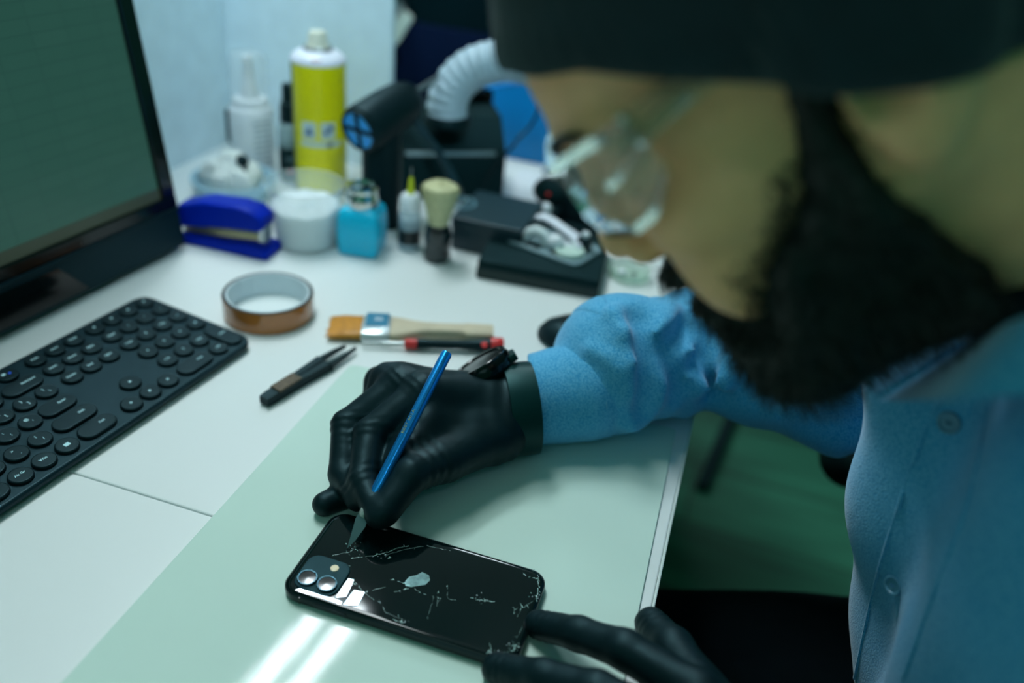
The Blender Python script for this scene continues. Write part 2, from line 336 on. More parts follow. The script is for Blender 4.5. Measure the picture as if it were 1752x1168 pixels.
# ================================================================== precision screwdriver
a_, b_ = at(617, 586, .0055), at(861, 591, .0075); L_ = np.linalg.norm(b_-a_); FM = along(a_, b_-a_)
t = Thing('screwdriver', 'small black and red precision screwdriver lying below the flat brush', 'screwdriver', (a_+b_)/2*[1, 1, 0]+[0, 0, DZ])
f_ = lambda px: L_*(px-617)/244
t.part('shaft', X(lathe([(.0006, 0), (.0012, .002), (.0013, f_(650)), (.0017, f_(652)), (.0017, f_(694))], 14), FM), m_steel)
m_red = mat('red plastic', (206, 44, 44), .4)
t.part('collar', X(lathe([(.0036, f_(691)), (.0044, f_(693)), (.0048, f_(712)), (.004, f_(713))], 24), FM), m_red, label='red collar')
t.part('handle', X(lathe([(.0046, f_(712)), (.0048, f_(716)), (.0042, f_(740)), (.0042, f_(780)), (.005, f_(810)), (.0066, f_(832)), (.0068, f_(839))], 24), FM), m_black)
t.part('end_cap', X(lathe([(.0069, f_(839)), (.0074, f_(841)), (.0074, f_(857)), (.0066, f_(861))], 24), FM), m_red, label='red swivel cap')
dk = at(829, 591, .0145)-FM[:3, 2]*0
t.part('badge', X(lathe([(.003, 0), (.003, .0012), (.0022, .0016)], 16), along(at(829, 590, .0128), (0.1, -.55, .8))), m_red, label='round red badge')
# ================================================================== tweezers
t = Thing('tweezers', 'black anti-static tweezers lying open left of the gloved hand', 'tweezers', at(520, 640))
e0, e1 = at(451, 688, .004), at(602, 594, .004); TM = frame(e0, e1-e0, np.cross([0, 0, 1], e1-e0)); TL = np.linalg.norm(e1-e0)
for s in (-1, 1):
    st = [(0, .0022*s, .0021, .0035), (.006, .0024*s, .0024, .004), (.03, .0029*s, .0026, .004), (.07, .0046*s, .0034, .004), (TL*.66, .0060*s, .0036, .0035), (TL*.69, .0064*s, .0017, .0026), (TL*.85, .0058*s, .0013, .0022), (TL*(.97 if s > 0 else 1.0), .0046*s, .0008, .0015)]
    P = stack([np.array([(x, y-w, -h), (x, y+w, -h), (x, y+w, h), (x, y-w, h)]) for x, y, w, h in st])
    t.part('arm', X(P, TM, t=(0, 0, .001)), m_black)
t.part('grip_label', X(bx(.013, .038, -.0056, .0056, .0042, .0064, .0003), TM), mat('brown printed sleeve', (92, 78, 58), .6, vary=(300, .4)), label='worn brown marking near the tail')
# ================================================================== mouse
mc = at(921, 574)+np.array([.054, .004, 0]); mc[2] = DZ
t = Thing('computer_mouse', 'flat black mouse lying partly hidden behind the blue sleeve', 'mouse', mc)
prof = [(.93, 0), (1., .12), (.99, .3), (.9, .6), (.7, .86), (.4, .98), (.001, 1.0)]
a = np.linspace(0, 2*PI, 48, endpoint=False)
t.part('shell', X(stack([np.stack([.056*r*np.cos(a), .031*r*np.sin(a)*(1-.06*np.cos(a)), np.full(48, .026*z)*(1+.12*np.cos(a)*r)], 1) for r, z in prof]), t=mc), m_black)
t.part('base_plate', X(stack([np.stack([.050*np.cos(a), .027*np.sin(a), np.full(48, z)], 1) for z in (0, .004)]), t=mc), m_rubber)
t.part('scroll_wheel', X(lathe([(.004, -.0035), (.0055, -.002), (.0055, .002), (.004, .0035)], 20), along(mc+[-.03, 0, .0195], (0, 1, 0))), m_rubber)
# ================================================================== phone
PC = np.array([-.1283, .3455, ZM]); PL, PW, PT = .1509, .0757, .0083
t = Thing('smartphone', 'black smartphone lying face down with a shattered back glass', 'phone', PC)
m_frame = mat('black anodised frame', (22, 38, 42), .32, .6)
m_glass = mat('black back glass', (4, 20, 21), .05, vary=(18, .3), spec=.4)
fr = [(.0011, .0010), (.0018, .0002), (.0034, 0.), (.0052, 0.), (.0066, .0002), (.0073, .0010)]
t.part('frame', X(stack([rrect(PL-2*i, PW-2*i, .0115-i*.8, 10)+np.array([0, 0, z]) for z, i in [(0, .003)]+fr+[(.0076, .0018)]]), t=PC), m_frame)
gl = [(.0070, .0009), (.0076, .0014), (.0080, .0021), (.0082, .0030), (.0083, .0045)]
t.part('back_glass', X(stack([rrect(PL-2*i, PW-2*i, .0115-i*.8, 10)+np.array([0, 0, z]) for z, i in gl]), t=PC), m_glass)
ZG = PC[2]+.0083
for x in (-PL/2+.0145, PL/2-.0145):
    t.part('antenna_band', bx(PC[0]+x-.0006, PC[0]+x+.0006, PC[1]-PW/2-.00012, PC[1]-PW/2+.0005, PC[2]+.0014, PC[2]+.0068, .0001), m_blackg)
t.part('side_button', X(slab(.0215, .0030, .0014, 0, .0007, .0003), frame((PC[0]-.0405, PC[1]-PW/2+.0002, PC[2]+.0042), (1, 0, 0), (0, 0, 1))), m_frame)
t.part('speaker_hole', X(lathe([(.0005, 0), (.0005, .0002)], 10), along((PC[0]+.037, PC[1]-PW/2-.0001, PC[2]+.0042), (0, -1, 0))), m_blackg)
cb0, cb1 = np.array([PC[0]-PL/2+.0055, PC[1]-PW/2+.0050]), np.array([PC[0]-PL/2+.0345, PC[1]-PW/2+.0335])
cc = np.array([*(cb0+cb1)/2, ZG])
cam_ = t.part('camera_bump', X(slab(.029, .0285, .0075, -.0005, .0010, .0007, n=8), t=cc), mat('frosted dark camera glass', (10, 44, 50), .5, spec=.2, tint=(.4, .82, .9)))
for dx in (-.0070, .0062):
    q = cc+[dx, -.0062, .0010]
    ln = t.part('lens', [X(ringp(.0062, .0051, 0, .0015, .0003, 40), t=q)], mat('lens ring', (44, 74, 84), .25, .8), parent=cam_)
    t.part('lens_glass', [X(lathe([(.0051, 0), (.0051, .0011), (.0001, .0012)], 32), t=q), ], m_blackg, parent=cam_)
t.part('flash', X(lathe([(.0026, 0), (.0026, .0007), (.0018, .0009), (.0001, .0009)], 24), t=cc+[.0045, .0072, .0008]), mat('cream flash lens', (236, 216, 178), .35), parent=cam_, label='cream flash lens')
# fractures: shards that lift out of the glass and pale crack lines
m_crack = mat('pale glass fracture', (150, 190, 182), .3, vary=(500, .5)); m_shine = mat('bright splintered glass', (206, 224, 228), .15)
ck = []
def crack(P, w=.00018, jit=.0012, br=0):
    P = A([(p[0], p[1], 0) for p in (at(x, y, .0103) for x, y in P)])
    Q = [P[0]]
    for a, b in zip(P[:-1], P[1:]):
        n = max(2, int(np.linalg.norm(b-a)/.0016))
        for k in range(1, n+1): Q.append(a+(b-a)*k/n+np.append(rng.normal(size=2)*jit*.25, 0))
    Q = np.array(Q); Q[:, 2] = ZG+.00003
    for a, b in zip(Q[:-1], Q[1:]):
        if rng.random() < .18: continue
        d = b-a; n = np.array([-d[1], d[0], 0])/(np.linalg.norm(d)+1e-9)*w*rng.uniform(.2, 1.15)
        ck.append((np.array([a-n*.4, b-n, b+n, a+n*.4, (a+b)/2+np.array([0, 0, .00012])]), [(0, 1, 4), (1, 2, 4), (2, 3, 4), (3, 0, 4)], 0))
        if br and rng.random() < br:
            e = (a+b)/2; g = e+np.append(rng.normal(size=2)*.0012, .00005); n2 = np.append(rng.normal(size=2)*.0002, 0)
            ck.append((np.array([e-n2, g, e+n2+1e-5]), [(0, 1, 2)], int(rng.random() < .3)))
for P, w, b in [([(568, 951), (600, 943), (610, 930)], .0002, .5), ([(600, 955), (625, 952), (655, 947), (680, 938), (700, 933)], .00025, .7), ([(660, 950), (690, 940), (730, 933), (772, 942)], .0001, .1),
                ([(672, 990), (700, 1002), (725, 1016), (752, 1023)], .00022, .2), ([(674, 1012), (700, 1006)], .00018, .5), ([(752, 1023), (782, 1026)], .0002, .6), ([(750, 1010), (748, 1040)], .00018, .4),
                ([(765, 1000), (766, 1022)], .00012, .2), ([(805, 1022), (825, 1027), (846, 1028)], .0003, .9), ([(648, 1026), (660, 1048), (690, 1060)], .00012, .2), ([(672, 1058), (690, 1066)], .0003, .9),
                ([(728, 1062), (735, 1048), (742, 1020)], .0001, .2), ([(625, 1012), (660, 1004)], .00018, .6), ([(895, 982), (920, 990), (922, 1005)], .0003, .9), ([(920, 1005), (918, 1030)], .0003, .9),
                ([(912, 1028), (892, 1040), (885, 1055)], .00018, .2), ([(878, 1038), (880, 1050)], .0002, .6), ([(834, 1105), (842, 1118), (862, 1122)], .0005, 1.), ([(862, 1122), (880, 1112), (884, 1095)], .0005, 1.), ([(838, 1098), (840, 1116)], .0003, .8), ([(884, 1095), (893, 1070)], .0001, .3),
                ([(604, 990), (620, 1010), (640, 1026)], .00014, .2), ([(590, 985), (608, 1000)], .0002, .5), ([(520, 965), (560, 957), (598, 968)], .00016, .3), ([(513, 1008), (560, 1023), (585, 1026)], .0003, .7)]: crack(P, w, br=b)
for cx, cy, n, s in [(852, 1118, 26, .0028), (880, 1106, 26, .0026), (917, 1020, 16, .0022), (914, 985, 12, .002), (826, 1026, 14, .002), (655, 950, 14, .002), (608, 938, 16, .003), (690, 1062, 10, .002)]:
    o = at(cx, cy, .0103)
    for k in range(n):
        e = o+np.append(rng.normal(size=2)*s, 0); e[2] = ZG+.00004; q = [e+np.append(rng.normal(size=2)*.0005, rng.random()*.0002) for _ in range(3)]; ck.append((np.array(q), [(0, 1, 2)], int(rng.random() < .25)))
t.part('crack_lines', ck, [m_crack, m_shine], label='pale crack lines across the back glass', sharp=0)
sh = []
for P, tlt in [([(575, 1022), (596, 990), (606, 992), (592, 1020)], .4), ([(588, 1034), (606, 1010), (624, 1014), (612, 1036)], .4), ([(510, 1008), (514, 1006), (585, 1030), (582, 1034)], .1)]:
    V = A([at(x, y, .0103) for x, y in P]); V[:, 2] = ZG+.0003+np.array([0, .0006, .0007, .0001])*tlt; lo = V-[0, 0, .0002]; sh.append(stack([lo, V]))
t.part('glass_splinter', sh, mat('splinter with painted reflection', (170, 196, 214), .08, .6), label='lifted glass splinters beside the camera with a painted reflection')  # pale mirror colour stands in for the tubes reflected on the lifted glass
em = A([at(x, y, .0103) for x, y in [(692, 996), (700, 986), (712, 984), (722, 978), (734, 984), (736, 992), (728, 1000), (716, 1002), (704, 1004), (694, 1002)]]); em[:, 2] = ZG+.00005
t.part('emblem_fragment', [stack([em-[0, 0, .0001], em])], mat('worn mirrored emblem', (96, 128, 128), .25, .7, vary=(300, .7)), label='worn silvery remnant in the middle of the back')
# ================================================================== bottles and tools at the back of the desk
def up(px, py, px2, py2):                 # base point on the desk, and the height there of a photo point above it
    b = at(px, py); h = aty(px2, py2, b[1]); return b, h[2]-DZ
D0 = np.array([0, 0, DZ])
# stapler
S0 = np.array([-.4475, .712, DZ])         # front end, body runs to -X
t = Thing('stapler', 'dark blue stapler standing beside the monitor and the powder cup', 'stapler', S0+[-.05, 0, 0])
m_blue = mat('deep blue plastic', (0, 34, 160), .45, spec=.2, tint=(.3, .5, 1))
SM = frame(S0, (-1, -.06, 0), (0.06, -1, 0))      # local x backwards along the stapler, y towards camera side, z down->flip below
SM = frame(S0, (-1, -.03, 0), (-.03, 1, 0)); SM[:3, 2] = (0, 0, 1); SM[:3, 1] = np.cross((0, 0, 1), SM[:3, 0])
def sl(pts, w, mi=0, e=.003):             # profile in x,z swept across the width with softened sides
    P = A([(x, 0, z) for x, z in pts]); c = P.mean(0)
    lv = [(-w/2, .86), (-w/2+e*.3, .95), (-w/2+e, 1), (w/2-e, 1), (w/2-e*.3, .95), (w/2, .86)]
    return X(stack([c+(P-c)*np.array([1-(1-k)*.35, 0, k])+np.array([0, y, 0]) for y, k in lv], mi), SM)
t.part('base', sl([(-.002, .001), (-.003, .006), (.0, .010), (.012, .0125), (.05, .010), (.10, .010), (.105, .006), (.105, .001)], .036), m_blue)
t.part('rubber_pad', sl([(.004, 0), (.004, .0014), (.10, .0014), (.10, 0)], .032), m_rubber)
t.part('magazine', sl([(.008, .0185), (.007, .027), (.014, .029), (.10, .018), (.10, .010), (.06, .0125)], .016), mat('dull brass magazine', (168, 160, 128), .35, .7))
t.part('front_plate', sl([(.004, .016), (.003, .034), (.009, .034), (.010, .016)], .018), m_steel)
t.part('upper_arm', sl([(.005, .031), (.002, .036), (.003, .045), (.012, .052), (.03, .055), (.07, .052), (.10, .042), (.112, .028), (.108, .017), (.095, .018), (.05, .026), (.012, .030)], .030, e=.006), m_blue)
t.part('hinge', X(lathe([(.005, -.019), (.005, .019)], 20), along((SM@np.array([.104, 0, .018, 1]))[:3], SM[:3, 1])), m_steel)
# powder cup
b = np.array([-.4325, .758, DZ]); h = aty(497, 307, .758)[2]-DZ
m_clear = mat('cloudy clear plastic', (226, 238, 238), .16, alpha=.22, vary=(20, .0))
m_powder = mat('white powder', (222, 230, 232), .9, bump=(160, .6, .002))
t = Thing('plastic_cup', 'clear plastic cup of white powder between stapler and blue dispenser', 'cup', b)
t.part('cup_wall', X(lathe([(.0325, .0), (.0335, .001), (.0415, h-.002), (.0425, h), (.0405, h), (.0400, h-.002), (.0322, .0022), (.0001, .0020)], 56, cap1=False), t=b), m_clear)
pw = [(.0001, .0026), (.0316, .0026), (.0360, h*.62), (.0355, h*.62+.002)]+[(r, h*.62+.0025+.004*math.cos(r*90)+.0012*math.sin(r*300)) for r in (.03, .024, .018, .012, .006, .0001)]
v, f, i = lathe(pw, 56); v = v.copy(); v[:, 2] += np.where(v[:, 2] > h*.61, .22*v[:, 0]*0+.06*v[:, 1]+.0012*np.sin(v[:, 0]*260)*np.cos(v[:, 1]*210), 0)
single('powder', 'white powder half filling the clear plastic cup', 'powder', X((v, f, i), t=b), m_powder, b)['kind'] = 'stuff'
# tub of cotton behind the stapler
b2 = np.array([aty(400, 302, .835)[0], .835, DZ]); h2 = aty(400, 302, .835)[2]-DZ; hk = h2-.072
t = Thing('plastic_tub', 'wide translucent bluish tub of cotton scraps behind the stapler', 'tub', b2)
m_tub = mat('bluish translucent plastic', (176, 214, 230), .3, alpha=.8)
t.part('tub_wall', X(lathe([(.041, 0), (.042, .001), (.0475, h2-.008), (.0475, h2-.004), (.050, h2-.003), (.050, h2), (.0465, h2), (.0405, .003), (.0001, .003)], 56, cap1=False), t=b2), m_tub)
m_cot = mat('white cotton', (222, 230, 226), .95, bump=(120, 1., .004))
cts = [(-.018, -.006, .05, .021), (.012, .012, .052, .02), (-.002, .0, .07, .024), (.018, -.014, .05, .018), (-.02, .016, .062, .02), (-.012, .002, .088, .017), (.0, .0, .026, .03)]
for q in cts:
    bl = ball(q[3]*.92, (q[0]*.95, q[1]*.95, max(q[2]+hk*1.15, .022)), 14); v = bl[0]; v = v+.12*q[3]*np.sin(v*300+q[0]*900)
    single('cotton_wad', 'white wad of cotton heaped in the translucent tub', 'cotton', X((v, bl[1], 0), t=b2), m_cot, b2+[q[0], q[1], q[2]], 'cotton wads in the tub')
single('tube_clip', 'small black clip with wire stuck in the cotton of the tub', 'clip', [X(ball(.0075, (.016, -.004, .096+hk), 12), t=b2), X(tube(spline([(.016, -.004, .095+hk), (.024, -.012, .086+hk), (.029, -.018, .075+hk), (.031, -.019, .064+hk)]), .0025), t=b2)], m_black, b2+[.016, 0, .09])
# white spray bottle
b3 = np.array([-.587, .905, DZ])
_, hs_ = up(427, 305, 427, 178)
t = Thing('spray_bottle', 'white plastic spray bottle with tapered nozzle against the white wall', 'bottle', b3)
hB = aty(427, 180, .905)[2]-DZ; hT = aty(425, 96, .905)[2]-DZ
t.part('body', X(lathe([(.024, 0), (.0265, .003), (.0265, hB-.006), (.025, hB), (.018, hB+.006), (.0135, hB+.010)], 44), t=b3), m_white)
t.part('collar', X(lathe([(.0215, hB-.001), (.0225, hB+.002), (.0215, hB+.009), (.015, hB+.011)], 40), t=b3), m_white)
t.part('nozzle', X(lathe([(.0125, hB+.010), (.010, hB+.022), (.0075, hB+.034), (.006, hT-.012), (.0065, hT-.010), (.0055, hT), (.001, hT+.001)], 30), t=b3), m_white)
t.part('dust_cap', X(lathe([(.0235, hB+.010), (.0225, hT-.004), (.019, hT+.004), (.001, hT+.006), (.001, hT+.0052), (.0184, hT+.0032), (.0218, hT-.005), (.0228, hB+.010)], 40, cap0=False, cap1=False), t=b3), mat('thin clear cap', (240, 246, 246), .12, alpha=.09))
txt = []
for k in range(11): txt.append(X(text(('made for glass', 'apply evenly', 'keep closed', 'store upright')[k % 4], .0042), frame(b3+[.0272*math.cos(-.55), .0272*math.sin(-.55), hB-.014-.0068*k], (-math.sin(-.55), math.cos(-.55), 0), (0, 0, 1))))
t.part('print', txt, mat('grey print', (120, 150, 160), .6), label='small grey lines of print on the side')
t.part('trigger', X(slab(.007, .042, .003, -.003, .003, .001), frame(b3+[-.0245, -.0115, hB-.027], (.5, .85, 0), (0, 0, 1))), m_black, label='black lever on the left side')
# black dropper bottle
b4 = np.array([-.5345, .905, DZ]); z_ = lambda py: aty(487, py, .905)[2]-DZ
t = Thing('dropper_bottle', 'small black labelled spray bottle left of the yellow can', 'bottle', b4)
t.part('body', X(lathe([(.0125, 0), (.014, .002), (.014, z_(222)), (.0125, z_(212)), (.008, z_(205))], 36), t=b4), mat('smoky clear plastic', (150, 176, 180), .1, alpha=.5))
t.part('label', X(lathe([(.0142, z_(300)), (.0142, z_(247))], 36, cap0=False, cap1=False), t=b4), m_blackm, label='black wrap label')
t.part('print', [X(text('TOP', .008), frame(b4+[.0144*math.cos(-.9), .0144*math.sin(-.9), z_(265)], (-math.sin(-.9), math.cos(-.9), 0), (0, 0, 1))), X(bx(-.006, .006, -.002, .002, 0, .0004, .0001, 1), frame(b4+[.0143*math.cos(-.9), .0143*math.sin(-.9), z_(284)], (-math.sin(-.9), math.cos(-.9), 0), (0, 0, 1)))], [mat('grey print', (120, 150, 160), .6), m_red])
t.part('cap', X(lathe([(.0105, z_(206)), (.011, z_(204)), (.010, z_(175)), (.0075, z_(172)), (.007, z_(144)), (.006, z_(142))], 30), t=b4), m_black)
# yellow aerosol
b5 = np.array([-.4925, .905, DZ]); zc = lambda py: aty(545, py, .905)[2]-DZ
t = Thing('aerosol_can', 'tall yellow aerosol can with white shoulder and nozzle', 'spray can', b5)
RC = .0318; zt = zc(104)
m_yel = mat('yellow printed tin', (240, 228, 0), .34, vary=(10, .02))
t.part('can_body', X(lathe([(RC-.002, 0), (RC, .003), (RC, zt)], 56), t=b5), m_yel)
t.part('bottom_seam', X(ringp(RC+.0012, RC-.002, 0, .004), t=b5), m_steel)
t.part('shoulder', X(lathe([(RC, zt), (RC+.0008, zt+.001), (RC+.0008, zt+.003), (RC*.93, zt+.0075), (RC*.72, zt+.0120), (RC*.55, zt+.0135)], 56), t=b5), mat('white lacquered tin', (236, 236, 248), .3), label='white shoulder dome')
t.part('valve_cup', X(lathe([(.0165, zt+.0125), (.0175, zt+.0145), (.016, zt+.0170), (.012, zt+.0165)], 40), t=b5), m_dark_steel)
t.part('nozzle', X(lathe([(.0150, zt+.0155), (.0130, zt+.0180), (.0115, zt+.0225), (.0105, zt+.031), (.0090, zt+.0335), (.0001, zt+.034)], 36), t=b5), mat('cream nozzle', (226, 226, 208), .45), label='cream push nozzle')
vd = math.atan2(CAM[1]-b5[1], CAM[0]-b5[0])
def onc(b, r, a, z): return frame(b+[r*math.cos(a), r*math.sin(a), z], (-math.sin(a), math.cos(a), 0), (0, 0, 1))
def curved(b, r, a0, a1, z0, z1, mi=0, n=10):
    v = []; 
    for k in range(n+1):
        a = a0+(a1-a0)*k/n; v += [(b[0]+r*math.cos(a), b[1]+r*math.sin(a), b[2]+z0), (b[0]+r*math.cos(a), b[1]+r*math.sin(a), b[2]+z1)]
    return (A(v), [(2*k, 2*k+2, 2*k+3, 2*k+1) for k in range(n)], mi)
lb = []
for px in (-.42, .30): lb.append(curved(b5, RC+.0003, vd+px-.27, vd+px+.27, zc(224), zc(196)))
lb.append(curved(b5, RC+.0003, vd-.75, vd+.85, zc(237), zc(228)))
tri = [(-.0052, -.0045), (.0052, -.0045), (.0022, .002), (0, .0055), (-.0022, .002)]
lb.append(X(stack([A([(x, y, z) for x, y in tri]) for z in (0, .0003)], 1), onc(b5, RC+.0007, vd-.40, zc(211)))); lb.append(X(ball(.0032, (0, 0, 0), 10, 1, (1, 1, .1)), onc(b5, RC+.0009, vd+.22, zc(212)))); lb.append(X(bx(-.002, .004, -.002, .004, 0, .0003, .0001, 1), onc(b5, RC+.0009, vd+.36, zc(207)))); lb.append(X(ball(.0034, (0, 0, 0), 10, 1, (1, 1, .1)), onc(b5, RC+.0009, vd+.36, zc(233))))
lb.append(curved(b5, RC+.0002, vd-1.42, vd-1.16, .004, zt-.001, 2))  # darker band paints the shadow down the can's left edge
t.part('label_print', lb, [mat('pale label box', (200, 218, 214), .5), mat('slate blue print', (66, 100, 150), .5), mat('painted edge shadow', (110, 118, 96), .4, .5)], label='pale pictogram boxes, a white stripe and a painted edge shadow')
t.part('emblem', [X(text('KC', .0085), onc(b5, RC*.93, vd-.03, zt+.0062)@np.array([[1, 0, 0, 0], [0, .85, -.5, 0], [0, .5, .85, .0012], [0, 0, 0, 1]]))], m_red, label='red letters on the white shoulder')
# blue liquid dispenser
b6 = np.array([-.3705, .7695, DZ]); ra = .13; W6 = .0465
t = Thing('liquid_dispenser', 'bright blue square pump dispenser with a chrome cap', 'dispenser', b6)
hd = .0545; m_cy = mat('bright cyan blue plastic', (0, 184, 222), .28, vary=(10, .02))
lv = [(0, .004), (.001, .0025), (.005, .0008), (.025, 0), (hd-.012, .001), (hd-.005, .003), (hd-.0015, .007), (hd, .0125)]
t.part('bottle_body', X(stack([rrect(W6-2*i, W6-2*i, .008-min(i, .004), 8)+np.array([0, 0, z]) for z, i in lv]), rz(ra), b6), m_cy)
t.part('pump_cap', X(lathe([(.0172, hd-.001), (.0178, hd+.001), (.0178, hd+.011), (.0165, hd+.013), (.0165, hd+.017), (.0172, hd+.0185), (.0165, hd+.021), (.0135, hd+.0215), (.0125, hd+.0185), (.0001, hd+.0185)], 44), t=b6), mat('chrome', (214, 218, 214), .1, 1.))
# glue bottle
b7 = np.array([-.3265, .797, DZ]); zg = lambda py: aty(688, py, b7[1])[2]-DZ
t = Thing('needle_bottle', 'small clear bottle of dark liquid with white cap and yellow needle tip', 'bottle', b7)
t.part('bottle_body', X(lathe([(.0115, 0), (.0125, .0015), (.0125, zg(372)), (.0118, zg(362)), (.0085, zg(353)), (.007, zg(351))], 36), t=b7), mat('milky clear bottle', (196, 222, 234), .2, alpha=.5))
t.part('liquid', X(lathe([(.0105, .0085), (.0127, .009), (.0127, zg(386)), (.0105, zg(385))], 36), t=b7), mat('dark green liquid', (6, 26, 28), .3))
t.part('cap', X(lathe([(.0105, zg(353)), (.0108, zg(350)), (.0102, zg(331)), (.0085, zg(328)), (.004, zg(327))], 32), t=b7), m_white)
t.part('needle_hub', X(lathe([(.0045, zg(328)), (.0038, zg(320)), (.0022, zg(302)), (.0014, zg(299))], 24), t=b7), mat('yellow green hub', (196, 206, 40), .4), label='yellow needle hub')
t.part('needle', X(lathe([(.0009, zg(301)), (.0009, zg(283))], 10), t=b7), m_dark_steel)
# shaving brush
b8 = np.array([-.2890, .786, DZ]); zs = lambda py: aty(740, py, b8[1])[2]-DZ
t = Thing('round_brush', 'upright round brush with pale bristles and dark handle beside the needle bottle', 'brush', b8)
t.part('handle', X(lathe([(.0135, 0), (.0148, .002), (.0150, .008), (.0138, .012), (.0140, .020), (.0148, .030), (.0135, .038), (.0105, zs(388)), (.0112, zs(384)), (.0105, zs(378))], 40), t=b8), mat('smoky dark acrylic', (12, 34, 38), .15, coat=.5))
zb0, zb1 = zs(384), zs(309); bs = [lathe([(.0098, zb0), (.0115, zb0+.005), (.0155, zb0+(zb1-zb0)*.5), (.0192, zb1-.010), (.0178, zb1-.004), (.011, zb1-.0005), (.0001, zb1)], 40)]
for k in range(420):
    a = rng.uniform(0, 2*PI); q = math.sqrt(rng.random()); r0, r1 = .0098*q, .0212*q; zt_ = zb1+.001-.007*q*q+rng.normal()*.0008
    bs.append(tube([(r0*math.cos(a), r0*math.sin(a), zb0), (r0*1.25*math.cos(a), r0*1.25*math.sin(a), zb0+.012), (r1*math.cos(a), r1*math.sin(a), zt_)], [.0005, .0005, .0003], 3))
t.part('bristles', [X(p, t=b8) for p in bs], mat('pale natural bristle', (196, 194, 150), .7, vary=(200, .2)))
# flat dark box and open black earphone box
x0, y0 = -.285, .818; zb = aty(790, 374, y0)[2]-DZ
t = Thing('storage_box', 'low black box with an embossed ring standing behind the round brush', 'box', (-.24, .86, DZ))
t.part('carton', bx(x0, -.205, y0, y0+.088, DZ, DZ+zb, .0015), mat('dark teal lid card', (16, 48, 56), .45))
t.part('lid', bx(x0-.001, -.204, y0-.001, y0+.089, DZ+zb-.012, DZ+zb+.0008, .0015), mat('dark teal lid card', (16, 48, 56), .45))
ctr = at(788, 347, zb+.001)
t.part('embossed_ring', [X(ringp(.0185, .0155, 0, .0009, .0003), t=ctr), X(ringp(.010, .008, 0, .0009, .0003), t=ctr)], mat('grey embossing', (96, 136, 148), .4), label='pale concentric rings on the lid')
q0, q1 = at(815, 475), at(1021, 512); ex = q1-q0; BW = np.linalg.norm(ex); EM = frame(q0, ex, np.cross([0, 0, 1], ex))
BD, BH = .112, .0215
t = Thing('earphone_box', 'open black box holding a pale tray near the face of the seated person', 'box', q0+(q1-q0)/2)
t.part('base', X(bx(0, BW, 0, BD, 0, BH, .0012), EM), m_blackm)
t.part('lower_band', X(bx(-.0006, BW+.0006, -.0006, .004, .0005, .0125, .0004), EM), mat('lighter black sleeve', (16, 44, 44), .5))
c0, c1 = at(838, 399, BH+.004), at(988, 455, BH+.004); tx = c1-c0; tx[2] = 0; TW = np.linalg.norm(tx); TM2 = frame([*c0[:2], DZ+BH], tx, np.cross([0, 0, 1], tx)); TD = .062
tr = t.part('tray', X(X(slab(TW, TD, .012, 0, .004, .001), t=(TW/2, TD/2, 0)), TM2), mat('grey tray', (120, 146, 152), .45))
for rx0, rx1, ry0, ry1 in ((.018, .034, .010, .022), (.074, .089, .005, .015), (.040, .062, .004, .013)): t.part('tray_pocket', X(X(slab(rx1-rx0, ry1-ry0, .003, .0036, .0044, .0002), t=((rx0+rx1)/2, (ry0+ry1)/2, 0)), TM2), m_blackg, parent=tr)
m_cable = mat('white cable', (214, 220, 228), .45)
def T2(x, y, z): return (TM2@np.array([x, y, z, 1]))[:3]
cab = []
for k in range(5):
    o = k*.0032; cab.append(tube(spline([T2(.010+o*.5, .045+o, .009+.002*(k % 2)), T2(.03, .058+o*.8, .012+.002*((k+1) % 2)), T2(.06, .052+o*.7, .012), T2(.09, .036+o, .011+.002*(k % 2)), T2(.097, .026+o*1.1, .010)], 8), .0021, 8))
cab.append(tube(spline([T2(.02, .038, .008), T2(.045, .032, .009), T2(.07, .034, .009), T2(.092, .026, .008)], 8), .0026, 8))
single('earphone_cable', 'white earphone cable coiled on the tray in the black box', 'cable', cab, m_cable, T2(.05, .05, .004))
tp = Thing('tape_dispenser_ring', 'pale arched plastic ring lying in the tray of the black box', 'ring', T2(.050, .016, .004))
tp.part('ring', X(tube([(.0125*math.cos(a), 0, .0125*math.sin(a)) for a in np.linspace(.0, PI, 24)], .0058, 12), TM2@frame((.052, .016, .006), (1, .1, 0), (0, 1, 0)) @ np.array([[1, 0, 0, 0], [0, 1, 0, 0], [0, 0, 1, 0], [0, 0, 0, 1]])), mat('translucent white plastic', (206, 218, 218), .4))
single('earbud', 'round white earbud lying right of the pale ring in the tray', 'earbud', [X(ball(.0092, (.074, .019, .012), 14), TM2), X(tube([(.074, .019, .010), (.085, .028, .007)], [.004, .0028], 10), TM2)], m_white, T2(.074, .019, .004))
single('charging_puck', 'pale round flat charging puck at the right end of the tray', 'puck', X(X(lathe([(.0155, 0), (.0165, .001), (.0165, .004), (.0155, .0052), (.0001, .0054)], 40), t=(.091, .021, .004)), TM2), mat('pale green white plastic', (196, 220, 208), .4), T2(.091, .021, .004))
single('plug_adapter', 'small black plug standing at the back right of the tray', 'plug', [X(X(box(.014, .013, .016, .002), t=(.098, .040, .012)), TM2), X(X(box(.008, .007, .005, .001, 1), t=(.098, .040, .022)), TM2)], [m_black, m_white], T2(.098, .04, .004))
o = at(918, 352, .03)
single('hook_clip', 'small white bone-shaped clip behind the coiled cable', 'clip', [X(ball(.0075, (-.012, 0, 0), 12), t=o), X(ball(.0075, (.012, -.003, .0), 12), t=o), X(tube([(-.012, 0, 0), (.012, -.003, 0)], .0052, 10), t=o)], m_white, o)
single('adapter_case', 'black charger block under the white bone-shaped clip', 'case', bx(o[0]-.022, o[0]+.026, o[1]-.016, o[1]+.03, DZ, o[2]-.006, .003), m_black, (o[0], o[1], DZ))
